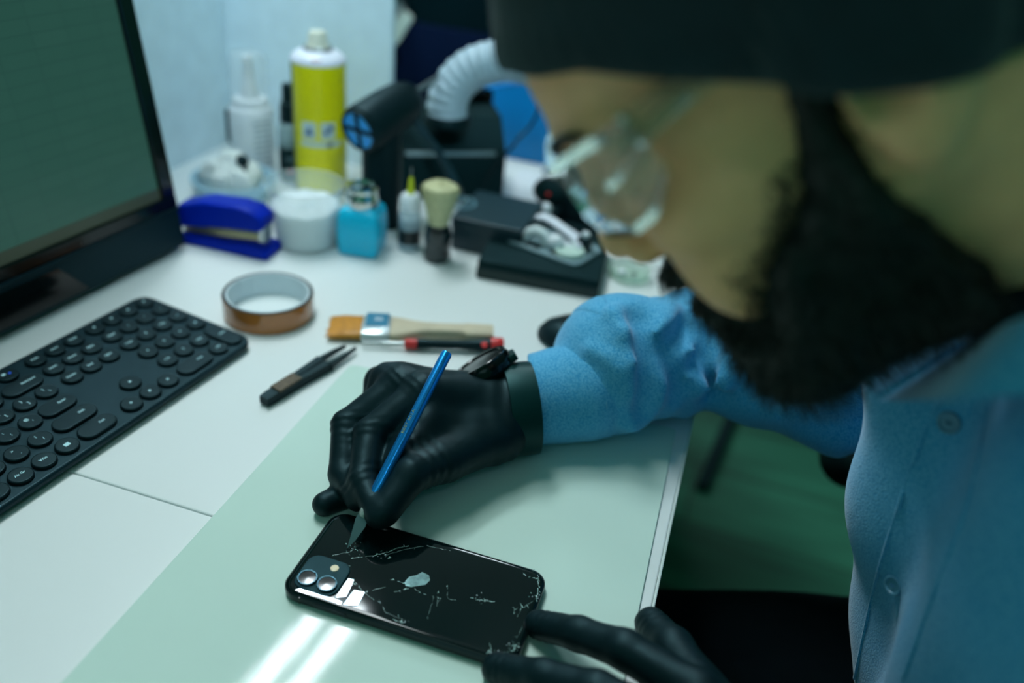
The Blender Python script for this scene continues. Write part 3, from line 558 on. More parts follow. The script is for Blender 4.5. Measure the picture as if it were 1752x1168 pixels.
# dark stand right of it, partly behind the goggles
s0 = at(985, 392)
t = Thing('tool_stand', 'black upright tool stand behind the coiled cable', 'stand', s0)
t.part('column', bx(s0[0]-.022, s0[0]+.02, s0[1], s0[1]+.03, DZ+.008, DZ+.082, .003), m_black)
t.part('base_plate', bx(s0[0]-.05, s0[0]+.06, s0[1]-.012, s0[1]+.07, DZ, DZ+.009, .002), m_black)
t.part('side_shell', X(ball(.034, (0, 0, 0), 16, 0, (1, .7, .62)), t=s0+[-.032, .03, .030]), m_blackm)
t.part('indicator', X(ball(.0026, (0, 0, 0), 8), t=s0+[-.040, .003, .036]), m_red, label='tiny red indicator')
# clear dish by the nose
o = at(1075, 474)
t = Thing('glass_dish', 'small clear round dish on the desk below the nose of the person', 'dish', o)
t.part('dish_wall', X(lathe([(.020, 0), (.0225, .001), (.024, .012), (.0225, .012), (.021, .0025), (.0001, .0025)], 44, cap1=False), t=o), mat('greenish clear plastic', (186, 224, 202), .15, alpha=.35))
single('screw', 'tiny dark screw lying in the clear dish', 'screw', X(lathe([(.001, 0), (.001, .004), (.0025, .0042), (.0025, .0058)], 14), t=o+[.006, -.003, .0025]), m_dark_steel, o+[.006, -.003, .0025])
single('screw', 'small pale plastic spacer lying in the clear dish', 'spacer', X(lathe([(.0048, 0), (.0048, .004), (.003, .005)], 18), t=o+[-.008, .0, .0025]), m_white, o+[-.008, 0, .0025]).name = 'round_spacer'
# ================================================================== handheld blower standing on its grip
yB = .832
pf, pb = aty(616, 222, yB-.024), aty(702, 168, yB+.058)
ax = pb-pf; BL = np.linalg.norm(ax); BM = along(pf, ax)
g0 = at(662, 372); g0 = np.array([(pf+.42*ax)[0], (pf+.42*ax)[1], DZ])
t = Thing('air_blower', 'black handheld electric blower standing on its grip, blue cross vent facing out', 'blower', g0)
RB = .0262
t.part('barrel', X(lathe([(RB*.86, -.001), (RB*.97, .001), (RB, .006), (RB, BL*.6), (RB*.93, BL*.85), (RB*.74, BL*1.0), (RB*.45, BL*1.06)], 48), BM), m_black)
vt = t.part('intake_vent', X(lathe([(RB*.80, -.0024), (RB*.80, -.001), (.0001, -.001)], 40), BM), mat('blue vent mesh', (50, 170, 250), .4, bump=(900, .4)), label='bright blue round vent')
t.part('vent_cross', [X(X(box(RB*1.62, .0046, .003), t=(0, 0, -.0028)), BM), X(X(box(.0046, RB*1.62, .003), t=(0, 0, -.0028)), BM), X(ringp(RB*.88, RB*.77, -.0045, -.0005, .0004), BM)], m_black, parent=vt)
t.part('nozzle_rod', X(tube([(0, 0.004, BL*1.0), (0, .004, BL*1.0+.052)], .0032, 12), BM), m_dark_steel, label='grey metal nozzle tube')
gz = (pf+.42*ax)[2]-DZ
t.part('grip', X(stack([rrect(.043, .036, .014, 6)*k+np.array([s*.006, 0, z]) for z, k, s in ((0, 1.12, 0), (.006, 1.14, 0), (.012, 1., 0), (gz*.55, .98, 0), (gz-.012, 1.0, 0), (gz, .96, 0))]), rz(.3), g0), m_black)
# ================================================================== fume extractor with ribbed hose
t = Thing('fume_extractor', 'black box-shaped fume extractor with a ribbed grey hose on top', 'fume extractor', (-.318, .95, DZ))
fa, fb = at(688, 263, .058), at(866, 263, .058); FE = frame([*fa[:2], DZ], fb-fa, np.cross([0, 0, 1], fb-fa)); FWd = np.linalg.norm(fb-fa)
prf = [(.905, 0), (.905, .056), (.908, .060), (.942, .094), (.995, .098), (1.0, .093), (1.0, 0)]
t.part('casing', X(stack([A([(x, y-.905, z) for y, z in prf]) for x in (0, FWd)][::-1]), FE), m_blackm)
t.part('edge_highlight', X(bx(.004, FWd-.014, -.0025, .0025, .0555, .0605, .001), FE), mat('pale edge highlight', (150, 176, 182), .3, .6), label='highlight along the front edge, painted as a pale strip')  # pale strip stands in for the highlight on the casing's front edge
t.part('rear_handle', X(bx(FWd*.42, FWd*1.0, .080, .097, .098, .113, .003), FE), m_blackg)
hp = spline([(-.347, .955, DZ+.100), (-.348, .957, DZ+.125), (-.338, .962, DZ+.148), (-.318, .968, DZ+.166), (-.288, .975, DZ+.176), (-.255, .982, DZ+.176), (-.222, .99, DZ+.166), (-.19, 1.0, DZ+.148)], 26)
sg = np.concatenate([[0], np.cumsum(np.linalg.norm(np.diff(hp, axis=0), axis=1))]); rr = .0228+.0022*np.abs(np.sin(sg*PI/.0105))**.7
t.part('hose_collar', X(lathe([(.029, .097), (.029, .104), (.026, .108)], 40), t=(-.347, .955, DZ)), m_black)
t.part('ribbed_hose', tube(hp, rr, 28), mat('pale grey ribbed plastic', (176, 196, 208), .42))
single('power_lead', 'thin black lead arching from the fume extractor across the blue folder', 'cable', tube(spline([aty(925, 180, 1.06), aty(908, 215, 1.05), aty(884, 240, 1.03), aty(876, 252, fb[1]-.012), aty(848, 280, fb[1]-.022), aty(832, 308, fb[1]-.022), at(822, 338, .004)], 10), .0021, 8), m_black, at(822, 338))
for o_ in (0, .012):
    pass
single('twin_cable', 'dark twin cable hanging in front of the fume extractor', 'cable', [tube(spline([aty(703+d, 202, fa[1]-.006), aty(722+d, 228, fa[1]-.010), aty(745+d, 258, fa[1]-.012), aty(764+d, 290, fa[1]-.012), aty(778+d, 318, fa[1]-.012), at(786+d, 342, .0035)], 10), .0026, 8) for d in (0, 7)], mat('dark teal cable', (18, 54, 64), .4), at(786, 338))
# ================================================================== blue folder, papers, dark cabinet
yb_ = 1.14
q = [(862, 281), (948, 284), (958, 230), (925, 160), (898, 146), (850, 146), (800, 170), (790, 190), (795, 240), (830, 268)]
fp = spline([aty(x, y, yb_) for x, y in [(846, 276), (948, 285), (968, 262), (962, 215), (930, 160), (900, 146), (850, 150), (800, 172), (770, 215), (780, 262), (846, 276)]], 4)[:-1]
fp[:, 2] = np.maximum(fp[:, 2], DZ+.001)
t = Thing('plastic_bin', 'bright blue rounded plastic bin standing behind the fume extractor', 'bin', (-.31, 1.16, DZ))
cB = fp.mean(0); t.part('shell', stack([cB+(fp-cB)*k+np.array([0, d, 0]) for d, k in ((0, .975), (.001, .99), (.004, 1.), (.05, 1.02), (.054, .99))][::-1]), mat('bright blue plastic', (0, 140, 214), .4))
t.part('rim', [tube(np.vstack([fp, fp[:1]])+np.array([0, .002, 0]), .0022, 8)], mat('mid blue plastic', (0, 104, 178), .4))
pp = at(905, 310)
single('paper_sheet', 'white sheet of paper lying behind the black box below the blue bin', 'paper', bx(-.285, -.19, .985, 1.10, DZ, DZ+.0012, .0003), m_white, (-.24, 1.04, DZ))
single('white_carton', 'white carton peeking out between the hose and the forehead', 'carton', bx(-.33, -.20, 1.215, 1.27, DZ, DZ+.150, .002), m_white, (-.26, 1.24, DZ))
t = Thing('equipment_cabinet', 'tall dark cabinet behind the white partition with a pale tag and a grey bar', 'cabinet', (-.39, 1.62, 0))
t.part('carcass', bx(-.66, -.12, 1.40, 1.85, 0, 1.36, .004), m_dark)
t.part('lower_panel', bx(-.64, -.14, 1.392, 1.402, DZ-.1, DZ+.11, .002), m_navy, label='dark navy lower panel')
bq = frame(aty(684, 46, 1.385), aty(700, 20, 1.385)-aty(668, 72, 1.385), (0, -1, 0.0)); bq[:3, 1], bq[:3, 2] = np.cross((0, -1, 0), bq[:3, 0]), (0, -1, 0)
t.part('tag', X(slab(.058, .024, .004, -.002, .006, .001), bq), mat('cream tag', (204, 216, 204), .5), label='pale tilted tag')
t.part('bar_handle', tube([aty(650, 40, 1.37), aty(690, 5, 1.37)], .008, 12), m_dark_steel, label='grey diagonal bar')
t.part('knob', X(lathe([(.012, 0), (.014, .01), (.011, .016)], 24), along(aty(672, 98, 1.39), (0, -1, 0))), m_blackg)
# ================================================================== implicit sculpting (numpy surface nets)
def ln_(p): return np.sqrt((p*p).sum(-1))
def smin(a, b, k): h = np.clip(.5+.5*(b-a)/k, 0, 1); return b+(a-b)*h-k*h*(1-h)
def smax(a, b, k): return -smin(-a, -b, k)
def cone(p, a, b, ra, rb):
    a = np.asarray(a, p.dtype); b = np.asarray(b, p.dtype); d = b-a; t = np.clip(((p-a)@d)/(d@d), 0, 1); return ln_(p-a-t[..., None]*d)-(ra+(rb-ra)*t)
def ell(p, c, r):
    r = np.asarray(r, p.dtype); q = (p-np.asarray(c, p.dtype))/r; k0 = ln_(q); k1 = ln_(q/r); return k0*(k0-1)/np.maximum(k1, 1e-9)
def chain(p, pts, rs, k): 
    d = None
    for i in range(len(pts)-1):
        e = cone(p, pts[i], pts[i+1], rs[i], rs[i+1]); d = e if d is None else smin(d, e, k)
    return d
def surf(f, lo, hi, h):
    lo = np.asarray(lo, float); n = np.ceil((np.asarray(hi, float)-lo)/h).astype(int)+1
    ax = [(lo[i]+h*np.arange(n[i])).astype(np.float32) for i in range(3)]
    v = np.empty(n, np.float32)
    for i in range(0, n[0], 8):
        P = np.stack(np.meshgrid(ax[0][i:i+8], ax[1], ax[2], indexing='ij'), -1); v[i:i+8] = f(P)
    s = v < 0; cn = n-1; acc = np.zeros((*cn, 3), np.float32); cnt = np.zeros(cn, np.float32)
    sl = lambda o: tuple(slice(o[i], o[i]+cn[i]) for i in range(3))
    for axx in range(3):
        b1, b2 = [i for i in range(3) if i != axx]
        for u in (0, 1):
            for w in (0, 1):
                o = [0, 0, 0]; o[b1] = u; o[b2] = w; e = list(o); e[axx] = 1
                va, vb = v[sl(o)], v[sl(e)]; m = s[sl(o)] != s[sl(e)]; t = np.where(m, va/np.where(m, va-vb, 1), 0)
                acc[..., axx] += np.where(m, t, 0); acc[..., b1] += m*u; acc[..., b2] += m*w; cnt += m
    on = cnt > 0; idx = np.full(cn, -1); idx[on] = np.arange(on.sum())
    g = np.stack(np.meshgrid(*[np.arange(c) for c in cn], indexing='ij'), -1)[on]
    V = lo+h*(g+acc[on]/cnt[on][:, None]); Fs = []
    for axx in range(3):
        b1, b2 = (axx+1) % 3, (axx+2) % 3; S0 = np.moveaxis(s, (axx, b1, b2), (0, 1, 2)); I = np.moveaxis(idx, (axx, b1, b2), (0, 1, 2))
        a, b = S0[:-1, 1:-1, 1:-1], S0[1:, 1:-1, 1:-1]; i, j, k = np.nonzero(a != b); fl = a[i, j, k]; j = j+1; k = k+1
        q = np.stack([I[i, j-1, k-1], I[i, j, k-1], I[i, j, k], I[i, j-1, k]], 1); q[~fl] = q[~fl][:, ::-1]; Fs.append(q)
    return (V.astype(float), np.concatenate(Fs), 0)
def wob(p, s, ph=0.): x, y, z = p[..., 0]*s+ph, p[..., 1]*s+1.7*ph, p[..., 2]*s-ph; return np.sin(x+1.3*np.sin(y*.7+z*.4))*np.sin(y*1.1+1.1*np.sin(z*.8))*np.sin(z*.9+1.2*np.sin(x*.6))
# ================================================================== head (local cm: x face, y own left, z up)
HM = np.array([[-.6754, .2274, -.7015], [-.1513, -.9738, -.17], [-.7218, -.0087, .6921]]); HT = np.array([.0166, .3731, 1.0911])
def H2W(v): return HT+np.asarray(v)@HM.T/100
def W2H(w): return (np.asarray(w)-HT)@HM*100
NB = W2H([.185, .400, DZ+.27])           # base of the neck
def head(p, ear=True):
    q = p.copy(); q[..., 1] = np.abs(q[..., 1])
    d = smin(ell(q, (-1.2, 0, 5), (9.6, 7.4, 8.2)), ell(q, (2.2, 0, 4.6), (7.7, 6.2, 6.)), 1.2)
    d = smin(d, ell(q, (2.6, 0, -2.4), (7.0, 6.1, 6.6)), 1.5)
    d = smin(d, ell(q, (3.6, 0, -7.4), (5.3, 4.5, 3.5)), 1.6)
    d = smin(d, cone(q, (-.2, 5.3, -3.5), (6.4, 2.4, -9), 1.7, 1.5), 1.4)
    d = smin(d, ell(q, (6.0, 4.3, -1.2), (2.9, 2.3, 2.1)), 1.6)
    d = smin(d, ell(q, (6.6, 3.6, -4.6), (2.4, 2.0, 2.8)), 1.6)
    d = smin(d, cone(q, (9.35, .6, 3.2), (7.4, 4.9, 3.3), 1.05, .9), .9)
    d = smax(d, -ell(q, (9.7, 3.2, 1.5), (1.6, 1.9, 1.35)), 1.2)
    d = smin(d, ell(q, (7.75, 3.2, 1.5), (1.3, 1.5, 1.25)), .25)
    d = smin(d, cone(q, (9.0, 1.6, 1.0), (8.4, 4.6, 1.2), .42, .35), .3)
    d = smin(d, cone(q, (9.25, 0, 2.6), (10.6, 0, -1.5), .75, .95), .8)
    d = smin(d, ell(q, (10.85, 0, -2.1), (1.05, 1.0, .95)), .6)
    d = smin(d, ell(q, (9.95, 1.15, -2.75), (1.0, .75, .7)), .5)
    d = smax(d, -ell(q, (10.3, .6, -3.55), (.5, .3, .45)), .25)
    d = smin(d, cone(q, (9.5, 0, -5.1), (8.6, 2.1, -5.5), .55, .3), .4); d = smin(d, cone(q, (9.3, 0, -6.3), (8.5, 1.9, -6.1), .65, .35), .4)
    d = smin(d, cone(p, (-2.6, 0, -2.), NB, 5.9, 6.0), 2.5)
    if ear:
        e = ell(q, (-1.5, 8.0, .4), (2.2, .95, 3.3)); e = smax(e, -ell(q, (-.5, 8.9, .6), (1.2, 1.1, 2.0)), .4); e = smin(e, ell(q, (-1.05, 8.0, -2.1), (1.25, .85, 1.35)), .5); d = smin(d, e, .35)
    return d
m_skin = mat('skin', (250, 184, 132), .5, bump=(420, .12, .0004), vary=(60, .1), sss=.12)
hv, hf, _ = surf(head, (-14, -11, -19), (14, 11, 15), .32)
head_piece = (H2W(hv), hf, 0)
# ------------------------------------------------------------------ arm and trunk landmarks (world)
def dz(x, y, z): return np.array([x, y, DZ+z])
WR = at(880, 700, .036); EL = dz(.100, .622, .062); RS = dz(.225, .565, .235)
LW = dz(.088, .262, .036); LE = dz(.30, .115, -.02); LS = dz(.235, .235, .235)
fd = EL-WR; fd /= np.linalg.norm(fd)
def A_(px, py, z): return at(px, py, z)
slv = [A_(890, 688, .035), A_(960, 675, .037), A_(1000, 667, .041), A_(1035, 650, .044), A_(1064, 624, .053), A_(1093, 632, .043), A_(1140, 608, .052), A_(1215, 596, .058), EL+[0.02, .0, .004]]
cq = np.cross(ray(905, 612), ray(915, 757)); cq /= np.linalg.norm(cq); cq *= np.sign(cq@RT)
def CAMCUT(p): return -((p-CAM)@cq)
slr = [.0335, .036, .0380, .0440, .0575, .0375, .0510, .053, .057]
def trunk(p): 
    d = cone(p, dz(.27, .40, .16), dz(.36, .40, -.22), .085, .09); d = smin(d, cone(p, RS, LS, .04, .04), .05)
    d = smin(d, cone(p, H2W(NB)+[0.02, 0, 0], dz(.27, .4, .15), .05, .05), .05)
    d = smin(d, chain(p, [RS, slv[-1], slv[6], slv[3], WR], [.038, .03, .026, .022, .019], .02), .03); d = smin(d, chain(p, [LS, LE, LW], [.038, .031, .018], .02), .03)
    for s in (-1, 1): d = smin(d, chain(p, [dz(.37, .4+.10*s, -.225), dz(-.06, .3375+.0875*s, -.215), dz(.02, .3375+.0875*s, -.62), dz(-.08, .3375+.0875*s, -.70)], [.07, .045, .035, .03], .03), .04)
    return d
trunk_piece = surf(trunk, (-.16, .05, DZ-.74), (.50, .75, DZ+.34), .011)
PT_ = Thing('person', 'bearded person in blue shirt, dark beanie and clear goggles cutting at the phone', 'person', (.33, .40, 0))
PT_.part('body', [head_piece, trunk_piece], m_skin)
# ------------------------------------------------------------------ beanie
bx_ = [-12, -8, -4.3, -2.1, 1.05, 4.57, 6.9, 9.5, 13]; bz_ = [-4.6, -4.1, -2.6, -1.1, .9, 3.95, 5.8, 6.65, 6.9]
def knit(p): 
    a = np.arctan2(p[..., 1], p[..., 0]+1); return .06*np.cos(a*70)
def beanie(p):
    h = head(p, False); q = p.copy(); q[..., 1] = np.abs(q[..., 1]); h = smin(h, ell(q, (-1.5, 7.7, 1.6), (2.4, 1.0, 3.)), .9)
    e = p[..., 2]-np.interp(p[..., 0], bx_, bz_); th = .55+.5*np.clip((e-.2)/.6, 0, 1)+.75*np.clip((e-3.)/5, 0, 1)*1.0
    th = np.where((e > 5.6), th-.12*np.exp(-((e-5.7)/.3)**2), th)
    d = h-(th+knit(p)*np.clip(e, 0, 1)+.12*wob(p, .9)); return smax(d, .25-e, .5)
v, f, _ = surf(beanie, (-14, -11, -8), (14, 11, 17), .34)
PT_.part('beanie', (H2W(v), f, 0), mat('dark teal knit', (8, 36, 42), .95, bump=(700, .5, .002), vary=(90, .25), sheen=.15), label='dark knitted beanie')
# ------------------------------------------------------------------ beard, sideburns, brows
def sdpoly(x, y, P):
    P = A([(a, b, 0) for a, b in P])[:, :2]; d = np.full(x.shape, 1e9); s = np.ones(x.shape)
    for i in range(len(P)):
        a, b = P[i], P[i-1]; e = b-a; wx, wy = x-a[0], y-a[1]; t = np.clip((wx*e[0]+wy*e[1])/(e@e), 0, 1); d = np.minimum(d, (wx-e[0]*t)**2+(wy-e[1]*t)**2)
        c = np.stack([y >= a[1], y < b[1], e[0]*wy > e[1]*wx]); s = np.where(c.all(0) | (~c).all(0), -s, s)
    return s*np.sqrt(d)
BP = [(-.1, 1.8), (2.0, 1.8), (2.6, -.5), (3.4, -2.4), (4.9, -3.7), (6.2, -4.6), (7.0, -6.4), (7.9, -7.8), (13, -7.4), (13, -19), (-1.2, -19), (-.6, -9.6), (.0, -6), (.7, -3.2)]
def beard_t(p):
    x, y, z = p[..., 0], np.abs(p[..., 1]), p[..., 2]
    m = -sdpoly(x, z, BP); m2 = np.minimum(np.minimum(2.6-y, x-7.5), np.minimum(-4.0-z, z+5.9)); m3 = np.minimum(np.minimum(2.9-y, x-6.5), -6.5-z)
    m = np.maximum(m, np.maximum(m2, m3))+.25*wob(p, 2.2); k = np.clip(m/.7, 0, 1)
    t = .5+.75*np.clip((1.5-z)/8, 0, 1)+1.25*np.clip((-7.0-z)/4, 0, 1)+.5*np.clip((-10-z)/3, 0, 1); return k, t
def beard(p):
    k, t = beard_t(p); h = head(p, False); low = p[..., 2]-(-13.6+.28*np.clip(8-p[..., 0], 0, 12)); d = h-(k*t-.3+k*.12*wob(p, 3.)); return smax(d, -low, 1.2)
bv, bf, _ = surf(beard, (-3, -10, -18), (13.5, 10, 4), .3)
def strands(v, f, n, L, w, pref, seed):
    r = np.random.default_rng(seed); fn = np.cross(v[f[:, 1]]-v[f[:, 0]], v[f[:, 2]]-v[f[:, 0]]); fn /= np.linalg.norm(fn, axis=1)[:, None]+1e-9; c = v[f].mean(1)
    k, t = beard_t(c); ok = np.nonzero(k > .3)[0]; I = r.choice(ok, n); Vv, Ff = [], []
    for i, q in enumerate(I):
        d = fn[q]*.65+np.asarray(pref)+r.normal(size=3)*.3; d /= np.linalg.norm(d); l = L*r.uniform(.5, 1.2)*(.4+.6*min(1, t[q]/1.6)); s = np.cross(d, r.normal(size=3)); s *= w/np.linalg.norm(s)
        b = c[q]-d*.15; mid = b+d*l*.55; tip = b+d*l+np.array([0, 0, -.18*l])+r.normal(size=3)*.08*l; o = 5*i
        Vv += [b-s, b+s, mid+s*.7, mid-s*.7, tip]; Ff += [(o, o+1, o+2, o+3), (o+3, o+2, o+4)]
    return (H2W(np.array(Vv)), Ff, 0)
m_hair = mat('dark beard hair', (20, 26, 20), .6, vary=(200, .3))
def stubble(n, seed):
    r = np.random.default_rng(seed); c = hv[hf].mean(1); fn = np.cross(hv[hf[:, 1]]-hv[hf[:, 0]], hv[hf[:, 2]]-hv[hf[:, 0]]); fn /= np.linalg.norm(fn, axis=1)[:, None]+1e-9
    m = -sdpoly(c[:, 0], c[:, 2], BP)+.3*wob(c, 1.6); w = np.clip((m+1.7)/1.9, 0, 1)**2*(np.abs(c[:, 1]) > 2.2)*(c[:, 2] < -1.)*(m < .5)*(c[:, 0] > 2.5); I = r.choice(len(c), n, p=w/w.sum()); Vv, Ff = [], []
    for i, q in enumerate(I):
        d = fn[q]*.5+np.array([.1, 0, -.7])+r.normal(size=3)*.3; d /= np.linalg.norm(d); l = r.uniform(.18, .5); sd = np.cross(d, r.normal(size=3)); sd *= .020/np.linalg.norm(sd); b = c[q]+(hv[hf[q, r.integers(4)]]-c[q])*r.random()
        Vv += [b-sd, b+sd, b+d*l]; Ff.append((3*i, 3*i+1, 3*i+2))
    return (H2W(np.array(Vv)), Ff, 0)
PT_.part('beard', [(H2W(bv), bf, 0), strands(bv, bf, 9000, 1.15, .028, (.05, 0, -.55), 5), stubble(9000, 8)], m_hair, label='full dark beard with sideburns')
ebs = []
for s in (-1, 1):
    P = spline([(10.15, 1.2*s, 3.35), (9.85, 2.6*s, 3.95), (8.9, 4.1*s, 4.1), (7.7, 5.2*s, 3.6)], 6); ebs.append(X(tube(P, np.linspace(.38, .18, len(P)), 8, flat=.6)))
PT_.part('eyebrows', [(H2W(p[0]), p[1], 0) for p in ebs], m_hair)
# ------------------------------------------------------------------ safety goggles
m_lens = mat('clear polycarbonate', (206, 226, 226), .03, alpha=.13, vary=(20, 0.)); m_rim = mat('clear moulded rim', (235, 245, 245), .06, trans=1., ior=1.47, vary=(20, 0.))
g_ = PT_.part
st = np.linspace(-1, 1, 61); pl = lambda q: np.array([np.interp(abs(q), [0, .2, .42, .66, .85, 1], [11.15, 10.95, 10.25, 8.9, 7.6, 6.35]), np.sign(q)*np.interp(abs(q), [0, .2, .42, .66, .85, 1], [0, 1.7, 3.6, 5.6, 6.6, 7.05])])
zt_ = lambda q: np.interp(abs(q), [0, .3, .66, 1], [2.75, 3.3, 4.1, 4.4]); zb_ = lambda q: np.interp(abs(q), [0, .15, .45, .7, .85, 1], [1.0, .2, -.15, .05, .45, 1.7])
def gshell(lo, hi, off0, off1, q0=-1, q1=1, n=61):
    R_ = []
    for q in np.linspace(q0, q1, n):
        c = pl(q); t_ = pl(min(q+.02, 1))-pl(max(q-.02, -1)); nn = np.array([t_[1], -t_[0]]); nn /= np.linalg.norm(nn); a, b = lo(q), hi(q)
        R_.append(np.array([(*(c+nn*off0), a), (*(c+nn*off1), a), (*(c+nn*off1), b), (*(c+nn*off0), b)]))
    v, f, i = stack(R_); return (H2W(v), f, i)
gp = PT_.part('goggles', gshell(zb_, zt_, -.1, .12), m_lens, label='clear wraparound safety goggles')
PT_.part('brow_rim', gshell(lambda q: zt_(q)-.35, lambda q: zt_(q)+.05, -.25, .28), m_rim, parent=gp)
PT_.part('lower_rim', gshell(lambda q: zb_(q)-.05, lambda q: zb_(q)+.28, -.32, .22), m_rim, parent=gp)
for s in (-1, 1):
    P = [np.array([(6.6, s*(7.0-w), 3.0), (6.6, s*(7.0+w), 3.0), (6.6, s*(7.0+w), 4.4), (6.6, s*(7.0-w), 4.4)]) for w in (.14,)]+[np.array([(x, s*(y-.14), z0), (x, s*(y+.14), z0), (x, s*(y+.14), z1), (x, s*(y-.14), z1)]) for x, y, z0, z1 in ((5.6, 7.05, 3.05, 4.35), (4.4, 6.95, 3.1, 4.25), (2.6, 6.6, 3.1, 4.1))]
    v, f, i = stack(P if s > 0 else [r[::-1] for r in P]); PT_.part('temple_arm', (H2W(v), f, i), m_rim, parent=gp)
    v, f, i = stack([np.array([(x, s*(y-.1), z-h), (x, s*(y+.22), z-h), (x, s*(y+.22), z+h), (x, s*(y-.1), z+h)])[::s] for x, y, z, h in ((8.6, 5.95, 2.2, .12), (7.0, 6.95, 2.9, .2), (5.6, 7.15, 3.5, .22), (4.2, 7.05, 3.6, .2))]); PT_.part('side_rib', (H2W(v), f, i), m_rim, parent=gp)
# ------------------------------------------------------------------ shirt
def sleeve0(p): return chain(p, slv, slr, .003)
def onsl(pts): 
    o = []
    for x, y in pts:
        ys = np.linspace(.40, .80, 300); P = np.array([aty(x, y, q) for q in ys]); k = np.nonzero(sleeve0(P) < 0)[0]
        if len(k): o.append(P[k[0]])
    return o
RDG = [(onsl(q), r) for q, r in (([(1052, 535), (1072, 570), (1086, 620), (1088, 680), (1082, 725)], .0065), ([(1150, 530), (1122, 570), (1126, 610)], .006), ([(1126, 610), (1160, 640), (1185, 650)], .005), ([(1215, 540), (1190, 600), (1196, 660)], .006), ([(1262, 560), (1238, 610), (1240, 665)], .006), ([(1010, 600), (1040, 612), (1062, 640)], .004))]
VLY = [(onsl(q), r) for q, r in (([(1094, 545), (1104, 585), (1110, 640), (1104, 705)], .0075), ([(1170, 560), (1150, 600), (1160, 680)], .006), ([(1232, 555), (1214, 610), (1218, 672)], .006))]
def shirt(p):
    d = cone(p, dz(.262, .41, .13), dz(.335, .41, -.2), .118, .135)
    d = smin(d, cone(p, dz(.262, .30, .13), dz(.325, .32, -.2), .108, .120), .05); d = smin(d, cone(p, dz(.260, .50, .13), dz(.335, .50, -.2), .108, .12), .05)
    d = smin(d, cone(p, RS-[.0, .015, .0], LS+[0, .015, 0], .062, .062), .06); d = smin(d, cone(p, H2W(NB)+[.03, 0, -.01], dz(.25, .4, .2), .062, .09), .05)
    d = smin(d, chain(p, [dz(.134, .452, .200), dz(.174, .458, .08), dz(.205, .458, -.02), dz(.242, .455, -.12)], [.046, .046, .046, .046], .05), .03)
    d = smin(d, chain(p, [dz(.185, .345, .20), dz(.20, .34, .05), dz(.20, .35, -.10)], [.045, .05, .05], .02), .03)
    d = d+.0010*wob(p, 38)+.0012*np.sin(p[..., 1]*60+p[..., 2]*42+2*np.sin(p[..., 2]*20))*np.exp(-((p[..., 2]-DZ+.02)/.09)**2)
    a = chain(p, slv, slr, .003)
    a = smin(a, chain(p, [slv[-1], RS+[.0, .02, -.005]], [.056, .066], .03), .03)
    for q, r in RDG:
        if len(q) > 1: a = smin(a, chain(p, q, [r]*len(q), .004), .009)
    for q, r in VLY:
        if len(q) > 1: a = smax(a, -chain(p, q, [r]*len(q), .004), .014)
    t = (p-WR)@fd
    a = a+.0024*np.sin(t*120+3*np.sin((p[..., 2]-DZ)*45)+(p[..., 1])*40)*np.clip((t-.10)/.05, 0, 1)+.0012*wob(p, 75)*np.clip((t-.02)/.05, 0, 1)
    b = chain(p, [LS, LE, LW+[.055, -.03, .004]], [.066, .055, .036], .03)
    a = np.where(p[..., 0] < EDGE, np.maximum(a, ZM+.0006-p[..., 2]), a)
    d = smin(d, a, .025); d = smin(d, b, .025)
    d = smax(d, .026-t+1e9*(np.linalg.norm(p-WR, axis=-1) > .2), .004) if 0 else d
    return np.where(ln_(p-WR) < .11, np.maximum(d, CAMCUT(p)), d)
sv = surf(shirt, (-.16, .02, DZ-.36), (.50, .74, DZ+.36), .0044)
def shirt_mat():
    m = mat('blue oxford cloth', (70, 158, 208), .85, vary=(14, .05), sheen=.3); nt = m.node_tree; N = nt.nodes; b = bsdf(m); Lk = nt.links
    tc = N.new('ShaderNodeTexCoord'); ch = N.new('ShaderNodeTexVoronoi'); ch.inputs['Scale'].default_value = 820; cr = N.new('ShaderNodeMix'); cr.data_type = 'RGBA'
    Lk.new(tc.outputs['Object'], ch.inputs['Vector']); cr.inputs[6].default_value = (*L3((118, 198, 230)), 1); cr.inputs[7].default_value = (*L3((42, 150, 202)), 1)
    ml = N.new('ShaderNodeMath'); ml.operation = 'MULTIPLY'; ml.inputs[1].default_value = 1.4; Lk.new(ch.outputs['Distance'], ml.inputs[0]); Lk.new(ml.outputs[0], cr.inputs[0]); Lk.new(cr.outputs[2], b.inputs['Base Color'])
    bp = N.new('ShaderNodeBump'); bp.invert = True; bp.inputs['Strength'].default_value = .35; bp.inputs['Distance'].default_value = .0006; Lk.new(ch.outputs['Distance'], bp.inputs['Height']); Lk.new(bp.outputs[0], b.inputs['Normal']); return m
m_shirt = shirt_mat()
shirt_o = PT_.part('shirt', sv, m_shirt, label='light blue button-up shirt', sharp=0)
def onshirt(px, py, y0, y1, off=0., f=shirt):           # first hit of the survey ray on the cloth
    ys = np.linspace(y0, y1, 240); P = np.array([aty(px, py, y) for y in ys]); q = f(P[None].astype(np.float32))[0]; k = np.nonzero(q < off)[0]; return P[k[0]] if len(k) else P[-1]
def sgrad(P, f=shirt): e = .003; return np.array([f((P+e*np.eye(3)[i])[None])[0]-f((P-e*np.eye(3)[i])[None])[0] for i in range(3)])
def strip(pxs, y0, y1, w0, w1, mats, name, th=.0012, parent=None):
    L_, R_ = [], []
    for px, py in pxs:
        P = onshirt(px, py, y0, y1); L_.append(P)
    return L_
def cuff(p):
    t = (p-WR)@fd; a = chain(p, slv[:5], slr[:5], .003)-.0016+.0004*wob(p, 75); return np.maximum(np.maximum(smax(smax(a, CAMCUT(p)-.0012, .002), t-.079-.05*(p[..., 2]-DZ-.04), .002), -(a+.005)), ZM+.0004-p[..., 2])
PT_.part('cuff', surf(cuff, (-.17, .44, DZ-.01), (.02, .64, DZ+.11), .0022), m_shirt, label='buttoned cuff above the watch', parent=shirt_o, sharp=0)
